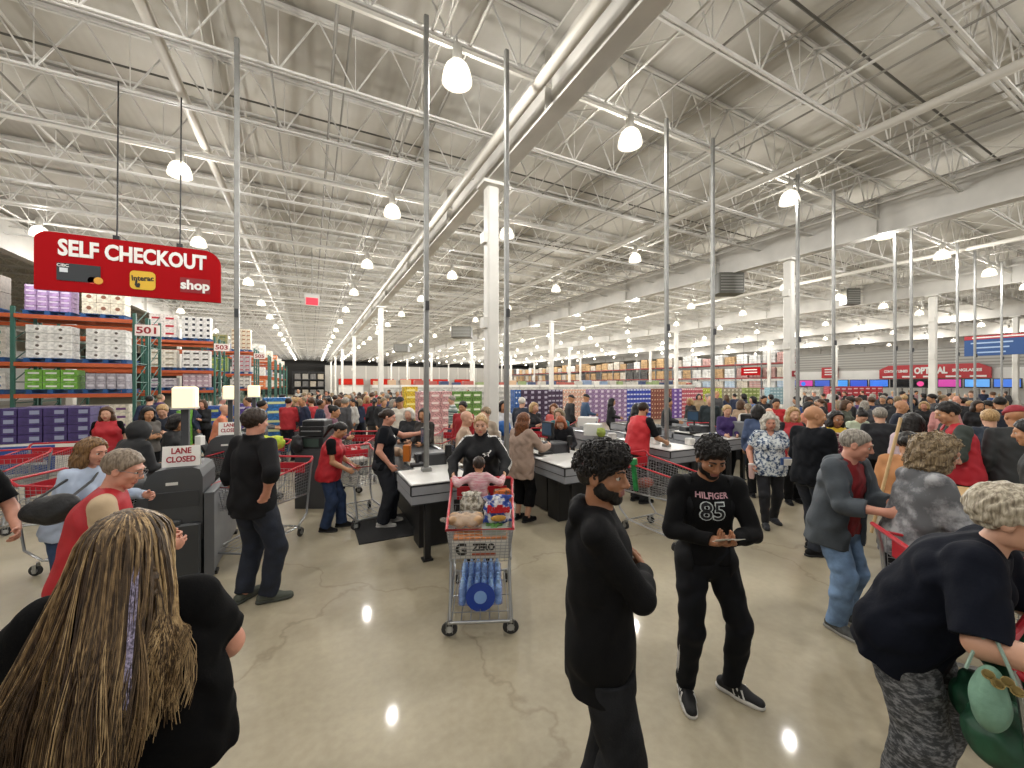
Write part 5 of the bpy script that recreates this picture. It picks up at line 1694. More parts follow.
for px, Z, turn, lab in ((289, 5.6, 185, 'empty red-trimmed cart parked beside the man with his back turned'), (276, 7.4, 200, 'shopping cart with dark bags standing behind the empty cart'), (351, 6.6, 140, 'cart holding a spotted white pack in front of the short red-vest woman'),
                         (20, 6.2, 150, 'shopping cart by the wall of purple boxes, cut by the left edge'), (55, 6.9, 160, 'second shopping cart in front of the purple boxes, full of groceries'), (632, 5.95, 152, 'cart with green wrapping paper roll behind the hoodie man'),
                         (905, 2.62, 112, 'cart with a red rail between the grey jacket man and the bending woman'), (1040, 1.62, 150, 'green-loaded cart at the right edge that the woman bends over'),
                         (455, 9.0, 200, 'cart in the queue behind the tracksuit woman'), (700, 10.5, 180, 'cart waiting in the queue behind the male cashier'), (588, 11.6, 210, 'cart with a white box in the queue by the drinks wall'), (545, 9.2, 190, 'cart beside the woman in a teal top'),
                         (365, 8.6, 180, 'cart with red bags behind the plum-shirted woman'), (1000, 6.3, 120, 'cart beside the boy in a navy jacket at far right'), (45, 4.55, 80, 'cart pushed by the woman in the light blue shirt'), (330, 11.0, 190, 'cart far back in the left queue')):
    x, y = ground(px, Z)
    cart(x, y, turn, lab)

# goods in the side carts and on the near counters
def goods(name, px, Z, h, size, m, label, cat, rz=0, group=None, kind='box'):
    x, y = ground(px, Z)
    t = empty(name, (x, y, h), facing(rz), label, cat, group)
    w, d, hh = size
    if kind == 'box':
        MB().box((0, 0, hh / 2), size, ch=min(size) * .06).build('carton', m, t)
    else:
        blob('bag_body', [ell((0, 0, hh * .45), (w / 2, d / 2, hh * .5), k=.02), cone((-w * .3, 0, hh * .85), (w * .3, 0, hh * .85), hh * .07, k=.05)], m, t, max(.008, Z * .0016), wr=.006, wl=.08)
    return t
goods('tissue_pack', 352, 6.5, .62, (.42, .34, .27), splotch('#dddad2', '#4a4540', '#35302c', 13, .56), 'white spotted pack in the cart of the short red-vest woman', 'pack', 140)
goods('red_bag', 352, 6.75, .90, (.34, .2, .16), splotch('#b5222b', '#d9d5cf', '#a51d25', 8, .55), 'red and white bag on top of the spotted pack', 'bag', 120, kind='bag')
goods('shopping_bag', 338, 6.9, .9, (.3, .2, .16), splotch('#d8d6d0', '#4a62a0', '#bfbdb6', 8, .55), 'white and blue bag beside the red bag in the cart', 'bag', 100, kind='bag')
for px, lab in ((265, 'left'), (277, 'right')):
    goods('lime_bag', px, 6.6, 1.02, (.28, .16, .22), splotch('#a9c63a', '#c9d64c', '#d6c04a', 9, .5), 'lime green shopping bag on the cart behind the empty cart, %s one' % lab, 'bag', 10, 'lime green bags', 'bag')
goods('black_bag', 297, 6.6, .95, (.2, .16, .3), mat('#16161a', .5), 'black bag standing between lime bags and the black till', 'bag', 10, None, 'bag')
x, y = ground(317, 6.9)
t = empty('till_stack', (x, y, 0), facing(0), 'black till cabinet with two drawers and a screen left of the plum-shirted woman', 'till')
MB().box((0, 0, .5), (.5, .5, 1.0)).build('till_stand', mat('#3b3c3f', .5), t)
MB().box((0, 0, 1.1), (.4, .4, .2), ch=.01).box((0, 0, 1.30), (.42, .4, .16), ch=.01).box((0, .02, 1.43), (.38, .34, .10), ch=.02).build('till_body', M_BLACKM, t)
MB().box((0, -.205, 1.1), (.26, .01, .14)).build('display', mat('#3c4a43', .25), t)
MB().box((0, -.206, 1.30), (.34, .012, .02)).build('drawer_slot', M_CHROME, t)
x, y = ground(404, 6.2)
goods('orange_bottle', 407, 5.9, .95, (.10, .10, .24), mat('#c9701f', .4), 'orange bottle on the first checkout beside the black card reader', 'bottle', 0)
goods('bread_loaf', 397, 6.3, .95, (.24, .14, .14), mat('#c7a98c', .6, var=.2), 'pale wrapped loaf on the first checkout belt', 'bread', 30, None, 'bag')
goods('receipt_roll', 200, 5.75, 1.215, (.09, .09, .13), M_PAPER, 'white paper roll behind the LANE CLOSED card', 'paper roll', 0)
goods('white_box', 593, 8.9, .95, (.36, .3, .26), mat('#dcdad4', .6), 'white box on the second checkout belt near the teal-shirted woman', 'box', 25)
goods('white_carton', 588, 11.4, .80, (.55, .35, .35), splotch('#d9d7d2', '#2b3d73', '#dedbd6', 3, .6), 'tilted white and navy carton in a cart by the checkout belts', 'box', 20)
goods('green_bag', 601, 8.6, .95, (.2, .16, .2), mat('#97a54a', .6, var=.2), 'yellow-green bag at the end of the second checkout belt', 'bag', 0, None, 'bag')
for i, (px, Z, c) in enumerate(((612, 8.3, '#d8d5cf'), (640, 8.1, '#c9b9a8'), (632, 8.6, '#b3474a'), (655, 7.6, '#d9d7d3'), (690, 7.5, '#dcdad5'), (713, 8.3, '#6f86a8'), (705, 8.0, '#c8c4bb'))):
    goods('grocery_item', px, Z, .95, (.16, .12, .12), mat(c, .6, var=.15), 'small %s grocery pack on the belts near the male cashier' % ['white', 'tan', 'red', 'pale', 'bright white', 'blue', 'beige'][i], 'grocery', 20 * i)
# wrapped goods in the cart behind the hoodie man
x, y = ground(636, 5.5)
t = empty('gift_wrap_roll', (x, y, .62), facing(150), 'green roll of gift wrap standing in the cart behind the hoodie man', 'roll')
MB().tube([(0, 0, 0), (.03, -.02, .38)], .035, 12).build('roll', mat('#1d7a3c', .4, var=.3, scale=12), t, smooth=True)
MB().tube([(.03, -.02, .36), (.032, -.021, .44)], .055, 12).build('top', mat('#23884a', .4), t, smooth=True)
goods('net_bag', 645, 5.75, .60, (.3, .2, .14), mat('#8a4a3c', .6, var=.3), 'reddish bag in the cart behind the hoodie man', 'bag', 150, None, 'bag')
for i, (px, Z, h) in enumerate(((1012, 1.55, .60), (1000, 1.68, .60), (1022, 1.72, .78))):
    goods('green_bag', px, Z, h, (.3, .24, .24), mat('#1d4a33', .5, var=.35, scale=12), 'dark green bag in the cart at the right edge, %s one' % ['nearest', 'left', 'upper'][i], 'bag', 60 * i, 'dark green bags in the right-edge cart', 'bag')
# tan table at the right edge with a paper cup
x, y = ground(1030, 3.9)
t = empty('sample_table', (x, y, 0), facing(45), 'tan topped table at the right edge behind the bending woman', 'table')
MB().box((0, 0, .925), (1.3, .8, .03), ch=.01).build('table_top', mat('#cfae7c', .45, var=.05, scale=3), t)
MB().box((0, 0, .86), (1.2, .7, .1)).build('apron', mat('#a9875a', .5), t)
for sx in (-.55, .55):
    for sy in (-.32, .32): MB().box((sx, sy, .42), (.06, .06, .84)).build('leg', mat('#8a6c46', .5), t)
x, y = ground(1010, 3.75)
t = empty('paper_cup', (x, y, .94), 0, 'white paper cup on the tan table', 'cup')
MB().lathe([(.03, 0), (.042, .10), (.038, .10), (.028, .01)], n=18).build('cup_body', M_PAPER, t, smooth=True)
x, y = ground(884, 3.9)
t = empty('wooden_pole', (x, y, .62), facing(20), 'pale wooden pole leaning up between the shoppers at right', 'pole')
MB().tube([(-.10, 0, 0), (.14, .02, 1.15)], .014, 10).build('shaft', mat('#c8a878', .5, var=.08), t, smooth=True)
# ================================================================ pallet racks on the left
def case_mesh(w, d, h, m, motif=None, mm=None, n=1):
    b = MB(); b.mat(0).box((0, 0, h / 2), (w - .010, d - .006, h - .008), ch=min(w, h) * .03)
    if motif == 'dot':
        for i in range(n):
            b.mat(1).lathe([(0, 0), (h * .17, 0), (h * .17, .004), (0, .004)], (-w / 2 + w * (i + .5) / n, -d / 2 + .001, h * .5), 12, 'y')
    elif motif == 'bar':
        b.mat(1).box((0, -d / 2, h * .45), (w * .62, .006, h * .26))
    elif motif == 'tag':
        b.mat(1).box((w * .18, -d / 2, h * .5), (w * .4, .006, h * .45))
    elif motif == 'neck':
        for i in range(n): b.mat(1).box((-w / 2 + w * (i + .5) / n, -d / 2, h * .78), (w / n * .7, .006, h * .3))
    return b.mesh('case', [m] + ([mm] if mm else []))
_PAL = None
def pallet(x, y, z, rz, label, group='blue shipping pallets'):
    global _PAL
    if _PAL is None:
        b = MB()
        for i in range(7): b.box((-.5 + .0 + i * 1.0 / 6, 0, .125), (.10, 1.0, .02))
        for i in (-.45, 0, .45): b.box((i, 0, .065), (.12, 1.0, .10))
        for i in (-.45, 0, .45): b.box((0, i, .01), (1.1, .1, .02))
        _PAL = b.mesh('pallet', M_PALLET)
    o = bpy.data.objects.new('pallet', _PAL)
    o.location = (x, y, z); o.rotation_euler = (0, 0, rz)
    return link(tag(o, label, 'pallet', group))
def stack(me, x, y, z, nx, ny, nz, w, d, h, label, group, cat='case', name='case', rz=0.0, jitter=.004):
    rg = random.Random(int(x * 100 + y * 7))
    c, s = math.cos(rz), math.sin(rz)
    for k in range(nz):
        for j in range(ny):
            for i in range(nx):
                o = bpy.data.objects.new(name, me)
                a, b = (i - (nx - 1) / 2) * w + rg.uniform(-jitter, jitter), (j - (ny - 1) / 2) * d + rg.uniform(-jitter, jitter)
                o.location = (x + a * c - b * s, y + a * s + b * c, z + k * h)
                o.rotation_euler = (0, 0, rz)
                link(tag(o, label, cat, group))
LEV = (1.80, 2.75, 4.18)
def rack(X1, Y, bays, label, depth=1.1, bw=2.7, levels=LEV, rz=0, dbl=True, beam=M_ORANGE, up=M_GREENR):
    """front face at Y looking to -y, right end at X1"""
    r = empty('pallet_rack', (X1, Y, 0), rz, label, 'pallet rack', 'orange and green pallet racks')
    for k in range(bays + 1):
        u = MB()
        for dp in ((0, depth) if not dbl else (0, depth, depth + .2, 2 * depth + .2)):
            u.box((-k * bw, dp, 2.2), (.085, .075, 4.4))
        for q in range(2 if dbl else 1):
            y0 = q * (depth + .2)
            for z in np.arange(.3, 4.2, .62):
                u.box((-k * bw, y0 + depth / 2, z), (.03, depth, .03))
                u.tube([(-k * bw, y0, z), (-k * bw, y0 + depth, z + .6)], .015, 4)
        u.build('upright', up, r)
    for li, z in enumerate(levels):
        b = MB()
        for dp in ((-.03, depth) if not dbl else (-.03, depth, 2 * depth + .2)):
            for k in range(bays): b.box((-(k + .5) * bw, dp, z - .06), (bw - .08, .05, .12))
        b.build('beam', beam, r)
        w = MB()
        for k in range(bays):
            for y in np.arange(.05, depth, .2): w.box((-(k + .5) * bw, y, z - .005), (bw - .1, .012, .01))
            for x in np.arange(.1, bw - .05, .3): w.box((-k * bw - x, depth / 2, z - .01), (.012, depth, .01))
        w.build('wire_deck', M_WIRE, r)
    return r
def number_sign(x, y, z, s, lab):
    r = empty('aisle_number_sign', (x, y, z), 0, lab, 'sign', 'aisle number signs')
    MB().box((0, 0, 0), (.62, .02, .36), ch=.0).build('board', mat('#e2d6cf', .6), r)
    text('lettering', s, .30, mat('#8f1c22', .6), r, (0, -.014, -.01), (1, 0, 0), (0, 0, 1), .003, .008, width=.5)
    MB().box((0, .06, 0), (.04, .12, .04)).build('bracket', M_GREENR, r)
RX = [(-5.1, 17.0, 2), (-4.2, 23.9, 2), (-3.25, 30.3, 2), (-3.0, 36.6, 1), (-3.0, 43.0, 1), (-3.0, 49.4, 1), (-3.0, 55.8, 1), (-3.0, 62.2, 1)]
for i, (x, y, n) in enumerate(RX):
    rack(x, y, n, 'orange and green steel pallet rack loaded with goods, %s along the left aisle' % ['nearest', 'second', 'third', 'fourth', 'fifth', 'sixth', 'seventh', 'farthest'][i])
number_sign(-4.75, 16.9, 3.85, '501', 'white 501 aisle sign on the nearest rack end')
number_sign(-3.9, 23.8, 3.9, '503', 'white 503 aisle sign on the second rack end')
number_sign(-2.95, 30.2, 3.9, '505', 'small red-lettered aisle sign on the third rack end')
C_ = lambda w, d, h, a, b=None, mo=None, n=1: case_mesh(w, d, h, mat(a, .6, var=.2, scale=14), mo, mat(b, .6) if b else None, n)
def load(x, y, z, me, nx, nz, w, d, h, what, where, ny=1, pal=True, rz=0, nm='carton'):
    if pal:
        lab_ = 'pallet under the %s %s' % (what, where)
        pallet(x, y + .5, z, rz, lab_ if len(lab_.split()) < 15 else 'pallet under the ' + what); z += .14
    stack(me, x, y + .06 + d * ny / 2, z, nx, ny, nz, w, d, h, '%s %s' % (what, where), '%s %s' % (what, where), 'carton' if nm == 'carton' else 'case', nm, rz=rz)
x0, y0 = -5.1, 17.05
W1 = 'on the nearest left rack'
load(x0 - 2.02, y0, LEV[2], C_(.25, .5, .155, '#a98bb8', '#d9c9df', 'neck', 1), 4, 5, .25, .5, .155, 'lavender pack', 'on its top shelf'.replace('its', 'the nearest rack'))
load(x0 - .78, y0, LEV[2], C_(.34, .5, .36, '#ded5c2', '#8a5a44', 'dot'), 3, 2, .34, .5, .36, 'cream carton', 'on the nearest rack top shelf')
load(x0 - 2.0, y0, LEV[1], C_(1.0, .5, .25, '#dcdad4', '#5d544c', 'dot', 2), 1, 4, 1.0, .5, .25, 'long white carton', 'at left on the middle shelf of the nearest rack')
load(x0 - .72, y0, LEV[1], C_(.95, .5, .24, '#dcdad4', '#5d544c', 'dot', 2), 1, 4, .95, .5, .24, 'long white carton', 'at right on the middle shelf of the nearest rack')
load(x0 - 1.95, y0, LEV[0], C_(.38, .5, .20, '#6fa63f', '#e2e6da', 'bar'), 3, 3, .38, .5, .20, 'green and white pack', 'on the low shelf of the nearest rack')
load(x0 - .72, y0, LEV[0], C_(.24, .5, .25, '#a59fa6', '#cfcad0', 'bar'), 4, 2, .24, .5, .25, 'grey pack', 'on the low shelf of the nearest rack')
load(x0 - 1.9, y0, .0, C_(.38, .5, .26, '#b7a7b9', '#7c5c8c', 'bar'), 3, 5, .38, .5, .26, 'pale violet pack', 'on the floor under the nearest rack')
load(x0 - .75, y0, .0, C_(.38, .5, .26, '#d6cfbd', '#6d3f77', 'bar'), 3, 5, .38, .5, .26, 'cream and violet pack', 'on the floor under the nearest rack')
load(x0 - 3.5, y0, LEV[2], C_(.5, .5, .5, '#6a6057'), 2, 2, .5, .5, .5, 'brown wrapped block', 'at the far left of the top shelf')
load(x0 - 3.4, y0, LEV[1], C_(.5, .5, .3, '#c9c2b6', '#3c7a6a', 'bar'), 2, 3, .5, .5, .3, 'white and teal carton', 'at the far left of the middle shelf')
load(x0 - 3.4, y0, LEV[0], C_(.5, .5, .25, '#d9d6cf', '#4a6a9a', 'bar'), 2, 2, .5, .5, .25, 'white and blue carton', 'at the far left of the low shelf')
x0, y0 = -4.2, 23.95
load(x0 - 2.0, y0, LEV[2], C_(.5, .5, .36, '#dcd5cf', '#b3202e', 'bar'), 2, 3, .5, .5, .36, 'white and red carton', 'on top of the second rack')
load(x0 - .75, y0, LEV[2], C_(.28, .5, .26, '#dcdad6', '#2a2a33', 'tag'), 4, 4, .28, .5, .26, 'white carton with a dark tag', 'on top of the second rack')
load(x0 - 2.0, y0, LEV[1], C_(.5, .5, .28, '#d6d0c2', '#8f8570', 'bar'), 2, 3, .5, .5, .28, 'pale bagged goods', 'on the middle shelf of the second rack')
load(x0 - .75, y0, LEV[1], C_(.36, .5, .28, '#dad8d3', '#3a332e', 'bar'), 3, 3, .36, .5, .28, 'white carton with a dark label', 'on the middle shelf of the second rack')
load(x0 - 2.0, y0, LEV[0], C_(.5, .5, .22, '#b9b2b8', '#6d6472', 'bar'), 2, 2, .5, .5, .22, 'grey wrapped pack', 'on the low shelf of the second rack')
load(x0 - .75, y0, LEV[0], C_(.26, .5, .22, '#b39aa4', '#d9cfd2', 'bar'), 4, 3, .26, .5, .22, 'rosy pack', 'on the low shelf of the second rack')
load(x0 - .75, y0, 0, C_(.26, .5, .22, '#c5bfb6', '#6f6a64', 'bar'), 4, 5, .26, .5, .22, 'beige pack', 'on the floor under the second rack')
x0, y0 = -3.25, 30.35
load(x0 - 1.95, y0, LEV[2], C_(.5, .5, .3, '#8f8a5a', '#4c5a34', 'bar'), 2, 3, .5, .5, .3, 'olive pack', 'on top of the third rack')
load(x0 - .72, y0, LEV[2], C_(.26, .5, .26, '#d8cbb4', '#9a6a44', 'bar'), 4, 5, .26, .5, .26, 'cream and brown carton', 'on top of the third rack')
load(x0 - 1.95, y0, LEV[1], C_(.5, .5, .3, '#7f9a4a', '#d2c44a', 'bar'), 2, 3, .5, .5, .3, 'yellow-green carton', 'on the middle shelf of the third rack')
load(x0 - .72, y0, LEV[1], C_(.33, .5, .27, '#b9adb0', '#b2505c', 'bar'), 3, 4, .33, .5, .27, 'grey and pink carton', 'on the middle shelf of the third rack')
load(x0 - .72, y0, LEV[0], C_(.33, .5, .25, '#cfccc6', '#7f7c78', 'bar'), 3, 3, .33, .5, .25, 'white carton', 'on the low shelf of the third rack')
fc = ['#d07a45', '#d9d7d2', '#c9c4bb', '#9a9fb0', '#d8cdb9', '#b9876a']
for i in range(3, 8):
    x, y, n = RX[i]
    nm = ['fourth', 'fifth', 'sixth', 'seventh', 'farthest'][i - 3]
    for li in range(3):
        for q, dx in enumerate((.75, 2.0)):
            load(x - dx, y + .05, LEV[li], C_(.5, .9, .34, fc[(i * 2 + li + q) % 6], '#e3e0da', 'bar'), 2, 3 if li == 2 else 2, .5, .9, .34, ['orange', 'white', 'pale', 'blue-grey', 'cream', 'tan'][(i * 2 + li + q) % 6] + ' carton', 'on the %s shelf of the %s left rack' % (['low', 'middle', 'top'][li], nm), pal=False, nm='shelf_case')
# far end of the left aisle: dark shelving across
rack(2.4, 84.0, 2, 'dark steel shelving across the far end of the left aisle', dbl=False, levels=(1.6, 3.0, 4.4), beam=M_BLACKM, up=M_BLACKM)
for li, z in enumerate((0, 1.6, 3.0)):
    for q in range(4):
        stack(C_(1.0, .9, 1.0, ['#8f8a80', '#6f6b66', '#a59a88', '#5c5a58'][(q + li) % 4]), 1.7 - q * 1.3, 84.55, z + .02, 1, 1, 1, 1, .9, 1.0, 'block of goods in the shelving at the far end of the left aisle', 'goods at the far end of the left aisle', 'goods', 'goods_block')

# ---------------------------------------------------------------- purple stack on a blue and white skirt
def purple_display():
    w1 = C_(.395, .5, .2, '#3d2f63', '#8d93ad', 'tag')
    xa, ya = -5.52, 13.0
    r = empty('pallet_display', (xa, ya + .6, 0), 0, 'blue and white printed pallet skirt under the purple boxes', 'display')
    MB().box((0, 0, .37), (1.66, 1.2, .74)).build('skirt_board', mat('#dcd9d2', .6), r)
    MB().box((-.25, -.605, .38), (.95, .01, .62)).build('printed_panel', mat('#1f4a94', .5), r)
    MB().prism([(-.3, .25), (.12, .25), (.12, .34), (-.02, .38), (.06, .48), (-.04, .52), (-.12, .40), (-.24, .32)], (-.02, -.615, 0), (1, 0, 0), (0, 0, 1), .006).build('printed_figure', mat('#dfe2e6', .5), r)
    MB().box((.835, 0, .38), (.01, .95, .6)).build('side_panel', mat('#1f4a94', .5), r)
    stack(w1, xa, ya + .3, .745, 4, 1, 4, .405, .5, .2, 'purple printed box in the stack at the left edge', 'purple boxes at the left edge', 'box', 'printed_box')
    stack(w1, xa, ya + .82, .745, 4, 1, 4, .405, .5, .2, 'purple printed box in the back row of the left stack', 'purple boxes in the back row at the left edge', 'box', 'printed_box')
purple_display()

# ---------------------------------------------------------------- long rack of wrapped loads beyond the checkouts
M_REDBEAM = mat('#8a3230', .55)
rr_ = rack(38.5, 78, 22, 'long red-beamed pallet rack of wrapped loads beyond the drinks', dbl=False, levels=(1.7, 2.75, 4.18), rz=math.radians(-90), beam=M_REDBEAM, up=mat('#6a6f72', .5))
rr_.location = (39.85, 21.0, 0)
rr_.rotation_euler = (0, 0, math.radians(-90))
def load_mesh(c, w, h, bands):
    b = MB()
    for k in range(bands):
        for q in range(3):
            b.box((-w / 2 + w * (q + .5) / 3, 0, h * (k + .5) / bands), (w / 3 - .02, .95, h / bands - .02), ch=.02)
    return b.mesh('wrapped_load', mat(c, .6, var=.18, scale=2.5))
LC = [('tan', '#a98a62'), ('white', '#c9c8c4'), ('brown', '#8c6d4c'), ('pale', '#b9b0a2'), ('cardboard', '#b39368'), ('dark', '#4c4a48'), ('blue-white', '#a3b4c4'), ('red-white', '#b08c86')]
LM = [load_mesh(c, 1.15, 1.0, 4) for n, c in LC]
LM2 = [load_mesh(c, 1.15, .72, 3) for n, c in LC]
rg = random.Random(3)
for k in range(44):
    y = 21.7 + k * 1.35
    for li, z in enumerate((1.7, 2.75, 4.18)):
        i = rg.choice((0, 2, 3, 4, 4, 5, 1)) if y > 34 else rg.choice((1, 1, 3, 6, 7, 0, 1))
        if li == 0: i = rg.choice((1, 6, 7, 3))
        o = bpy.data.objects.new('wrapped_load', (LM if li else LM2)[i])
        o.location = (40.4, y, z); o.rotation_euler = (0, 0, math.radians(-90)); o.scale = (1, 1, rg.uniform(.75, 1.25) if li == 2 else 1)
        link(tag(o, '%s wrapped pallet load on the %s shelf of the long red-beamed rack' % (LC[i][0], ['low', 'middle', 'top'][li]), 'pallet load', '%s loads on the %s shelf of the long rack' % (LC[i][0], ['low', 'middle', 'top'][li])))
r = empty('hanging_sign', (38.6, 24.0, 3.0), 0, 'small red hanging sign in front of the long rack', 'sign')
MB().box((0, 0, .35), (.06, 1.9, .8)).build('sign_board', M_SIGNRED, r)
for k in range(2): MB().box((-.036, 0, .5 - .26 * k), (.006, 1.3, .09)).build('text_line', M_LETW, r)
MB().tube([(0, .7, .75), (0, .7, 4.0)], .012, 6).tube([(0, -.7, .75), (0, -.7, 4.0)], .012, 6).build('cable', M_BLACKM, r)

# ---------------------------------------------------------------- wall of drink cases beyond the checkouts
DR = [('blue', 515, '#24508f', '#b9c4d8'), ('plum', 521, '#3a2740', '#a9a2b4'), ('plum', 548, '#3a2740', '#a9a2b4'), ('salmon', 563, '#c9a08c', '#d9d2c8'), ('mauve', 586, '#8a6f92', '#d2c6d4'), ('royal blue', 627, '#27389a', '#c9cfe4'), ('russet', 651, '#7a4436', '#c9a48a'),
      ('violet', 672, '#6a4a92', '#cfc0da'), ('pink', 682, '#b0505c', '#e0c6c6'), ('lime', 703, '#a3ad38', '#dfe0a0'), ('khaki', 722, '#8d8670', '#d2ccb8'), ('cream', 742, '#cfc6b2', '#7a7264')]
def x_on(px, Y):
    c = (px - 512) / FPX
    return (c * CS + SN) * Y / (-c * SN + CS)
Y_D = 17.0
for i, (n, px, a, b) in enumerate(DR[:-1]):
    xa, xb = x_on(px, Y_D), x_on(DR[i + 1][1], Y_D)
    nx = max(1, int(round((xb - xa) / .42)))
    w = (xb - xa) / nx
    me = case_mesh(w, .5, .26, mat(a, .5, var=.45, scale=16), ('dot', 'tag', 'neck')[i % 3], mat(b, .5), 2)
    tall = n in ('mauve', 'royal blue', 'russet', 'lime', 'pink')
    stack(me, (xa + xb) / 2, Y_D + .25, 0, nx, 1, 7, w, .5, .26, '%s drink case in the wall of drinks beyond the checkouts' % n, '%s drink cases in the wall of drinks' % n, 'drinks', 'drink_case', jitter=.003)
# other displays in the middle distance: (px0, px1, Y, base, cols, rows, case h, colour, motif colour, name)
for px0, px1, Y, nz, h, a, b, n, loc in ((418, 452, 15.5, 6, .30, '#b98a8a', '#e0cdc8', 'rose', 'left of the white column'), (452, 482, 15.5, 6, .30, '#5c7f3a', '#d6dcc4', 'leaf green', 'just left of the white column'), (404, 418, 19.0, 6, .33, '#c2a428', '#e0d58a', 'yellow', 'left of the rose packs'),
                                        (262, 290, 14.0, 6, .28, '#2c6aa8', '#cfd8a0', 'sky blue', 'beyond the kiosks'), (206, 236, 15.5, 5, .28, '#2b4f9a', '#c8d07a', 'deep blue', 'behind the lane lights'), (176, 188, 13.2, 5, .28, '#6fae3a', '#dfe8c8', 'bright green', 'behind the lane lights'),
                                        (236, 262, 17.0, 5, .28, '#54418a', '#d4cde0', 'grape', 'beyond the kiosks'), (745, 760, 19.5, 6, .3, '#7f8f4a', '#c9cfa4', 'moss green', 'left of the right column'), (770, 786, 21.0, 6, .3, '#88a9b4', '#cfdde0', 'aqua', 'left of the right column'),
                                        (800, 818, 22.0, 6, .3, '#b9b4aa', '#e0ddd6', 'grey-white', 'right of the right column'), (826, 850, 24.0, 6, .32, '#a83a44', '#e0c4c4', 'crimson', 'in the red goods aisle'), (850, 880, 26.0, 6, .32, '#b03038', '#dfc8c8', 'scarlet', 'in the red goods aisle')):
    if px0 > 795:
        Zc = Y + 5
        gx, gy = ground((px0 + px1) / 2, Zc); wd = (px1 - px0) / FPX * Zc; nx = max(1, int(round(wd / .5))); w = wd / nx
        stack(case_mesh(w, .5, h, mat(a, .5, var=.4, scale=16), 'bar', mat(b, .5)), gx, gy, 0, nx, 1, nz, w, .5, h, '%s pack in the display %s' % (n, loc), '%s packs in the display %s' % (n, loc), 'pack', 'display_pack', rz=facing(0))
        continue
    xa, xb = x_on(px0, Y), x_on(px1, Y)
    nx = max(1, int(round((xb - xa) / .5)))
    w = (xb - xa) / nx
    stack(case_mesh(w, .5, h, mat(a, .5, var=.4, scale=16), 'bar', mat(b, .5)), (xa + xb) / 2, Y + .25, 0, nx, 1, nz, w, .5, h, '%s pack in the display %s' % (n, loc), '%s packs in the display %s' % (n, loc), 'pack', 'display_pack')
# white chiller cabinets far behind with clutter on their tops
M_CHILL = mat('#b9b7b1', .5, var=.2, scale=5)
rg = random.Random(8)
for k in range(17):
    x = 5.0 + k * 2.05
    r = empty('chiller_cabinet', (x, 31.0, 0), 0, 'white open-front chiller cabinet in the row far behind the drinks', 'chiller', 'row of white chiller cabinets')
    MB().box((0, 0, 1.0), (2.0, 1.0, 2.0)).build('cabinet_body', M_CHILL, r)
    MB().box((0, -.52, 1.93), (1.98, .06, .2)).build('header', mat('#e3e1dc', .4), r)
    for z in (.5, .95, 1.4): MB().box((0, -.52, z), (1.9, .2, .03)).build('shelf', M_CHROME, r)
    for q in range(2):
        c = rg.choice(('#b9b4aa', '#c9a98a', '#7d8fa8', '#a85a50', '#d8d4cc', '#8a9a6a', '#3c4a6a'))
        hh = rg.uniform(.2, .45)
        o = MB().box((0, 0, hh / 2), (rg.uniform(.5, .9), .6, hh), ch=.03).build('carton', mat(c, .6), None, loc=(x - .5 + q, 31.0, 2.03))
        tag(o, 'carton lying on top of the far white chillers', 'carton', 'cartons on the far chillers')
# clothing and goods tables in the right half
for i, (px, Z, c, lab) in enumerate(((830, 27, '#7d93b8', 'table heaped with pale blue clothes right of the white column'), (868, 27, '#a8323a', 'table heaped with red clothes in the right aisle'), (912, 27, '#8c8a86', 'table heaped with grey goods at right'), (965, 28, '#9a8d7c', 'table heaped with beige goods at far right'),
                                      (795, 21, '#b5b0a6', 'table heaped with white goods behind the right column'))):
    x, y = ground(px, Z)
    r = empty('goods_table', (x, y, 0), facing(10 * i), lab, 'table', 'goods tables')
    MB().box((0, 0, .72), (2.4, 1.2, .06)).build('table_top', M_CHILL, r)
    MB().box((0, 0, .35), (2.2, 1.0, .68)).build('skirt', mat('#4a4a4c', .6), r)
    o = blob('clothes_heap', [ell((-.9 + .36 * q, .2 * ((q % 3) - 1), .82), (.28, .3, .14 + .05 * (q % 2)), k=.06) for q in range(6)], mat(c, .8, var=.25, scale=5), None, .03, wr=.02, wl=.2)
    o.location = (x, y, 0); o.rotation_euler = r.rotation_euler
    tag(o, lab.replace('table heaped with ', 'heap of ') , 'clothes', None, 'stuff')

# ---------------------------------------------------------------- signs and screens on the right wall
def wall_sign():
    Xw = 65.6
    def Y_at(px):
        c = (px - 512) / FPX
        Z = Xw / (c * CS + SN)
        return Z * (-c * SN + CS), Z
    ya, za = Y_at(880); yb, zb = Y_at(992)
    zm = (za + zb) / 2
    top, bot = CAM_H + (384 - 364.5) * zm / FPX, CAM_H + (384 - 378.5) * zm / FPX
    L_, h = ya - yb, top - bot
    r = empty('wall_sign', (Xw, (ya + yb) / 2, bot), 0, 'long red OPTICAL sign on the white right wall', 'sign')
    poly = [(-L_ / 2, 0), (L_ / 2, 0), (L_ / 2, h * .7), (L_ / 2 - .9, h), (-L_ / 2 + .9, h), (-L_ / 2, h * .7)]
    MB().prism(poly, (0, 0, 0), (0, -1, 0), (0, 0, 1), .2).build('sign_board', mat('#b5121c', .45), r)
    text('lettering', 'OPTICAL', h * .62, M_LETW, r, (-.22, 0, h * .55), (0, -1, 0), (0, 0, 1), .02, .05, width=L_ * .30)
    for s_, y in (('CONTACT LENSES', L_ * .33), ('SUNGLASSES', -L_ * .31)):
        text('lettering', s_, h * .26, M_LETW, r, (-.22, y, h * .55), (0, -1, 0), (0, 0, 1), .02, .02, width=L_ * .24)
    for k in range(5): MB().box((-.21, L_ * (.4 - .2 * k), h * .14), (.02, L_ * .13, h * .12)).build('text_line', M_LETW, r)
wall_sign()
x, y = 65.7, 30.0
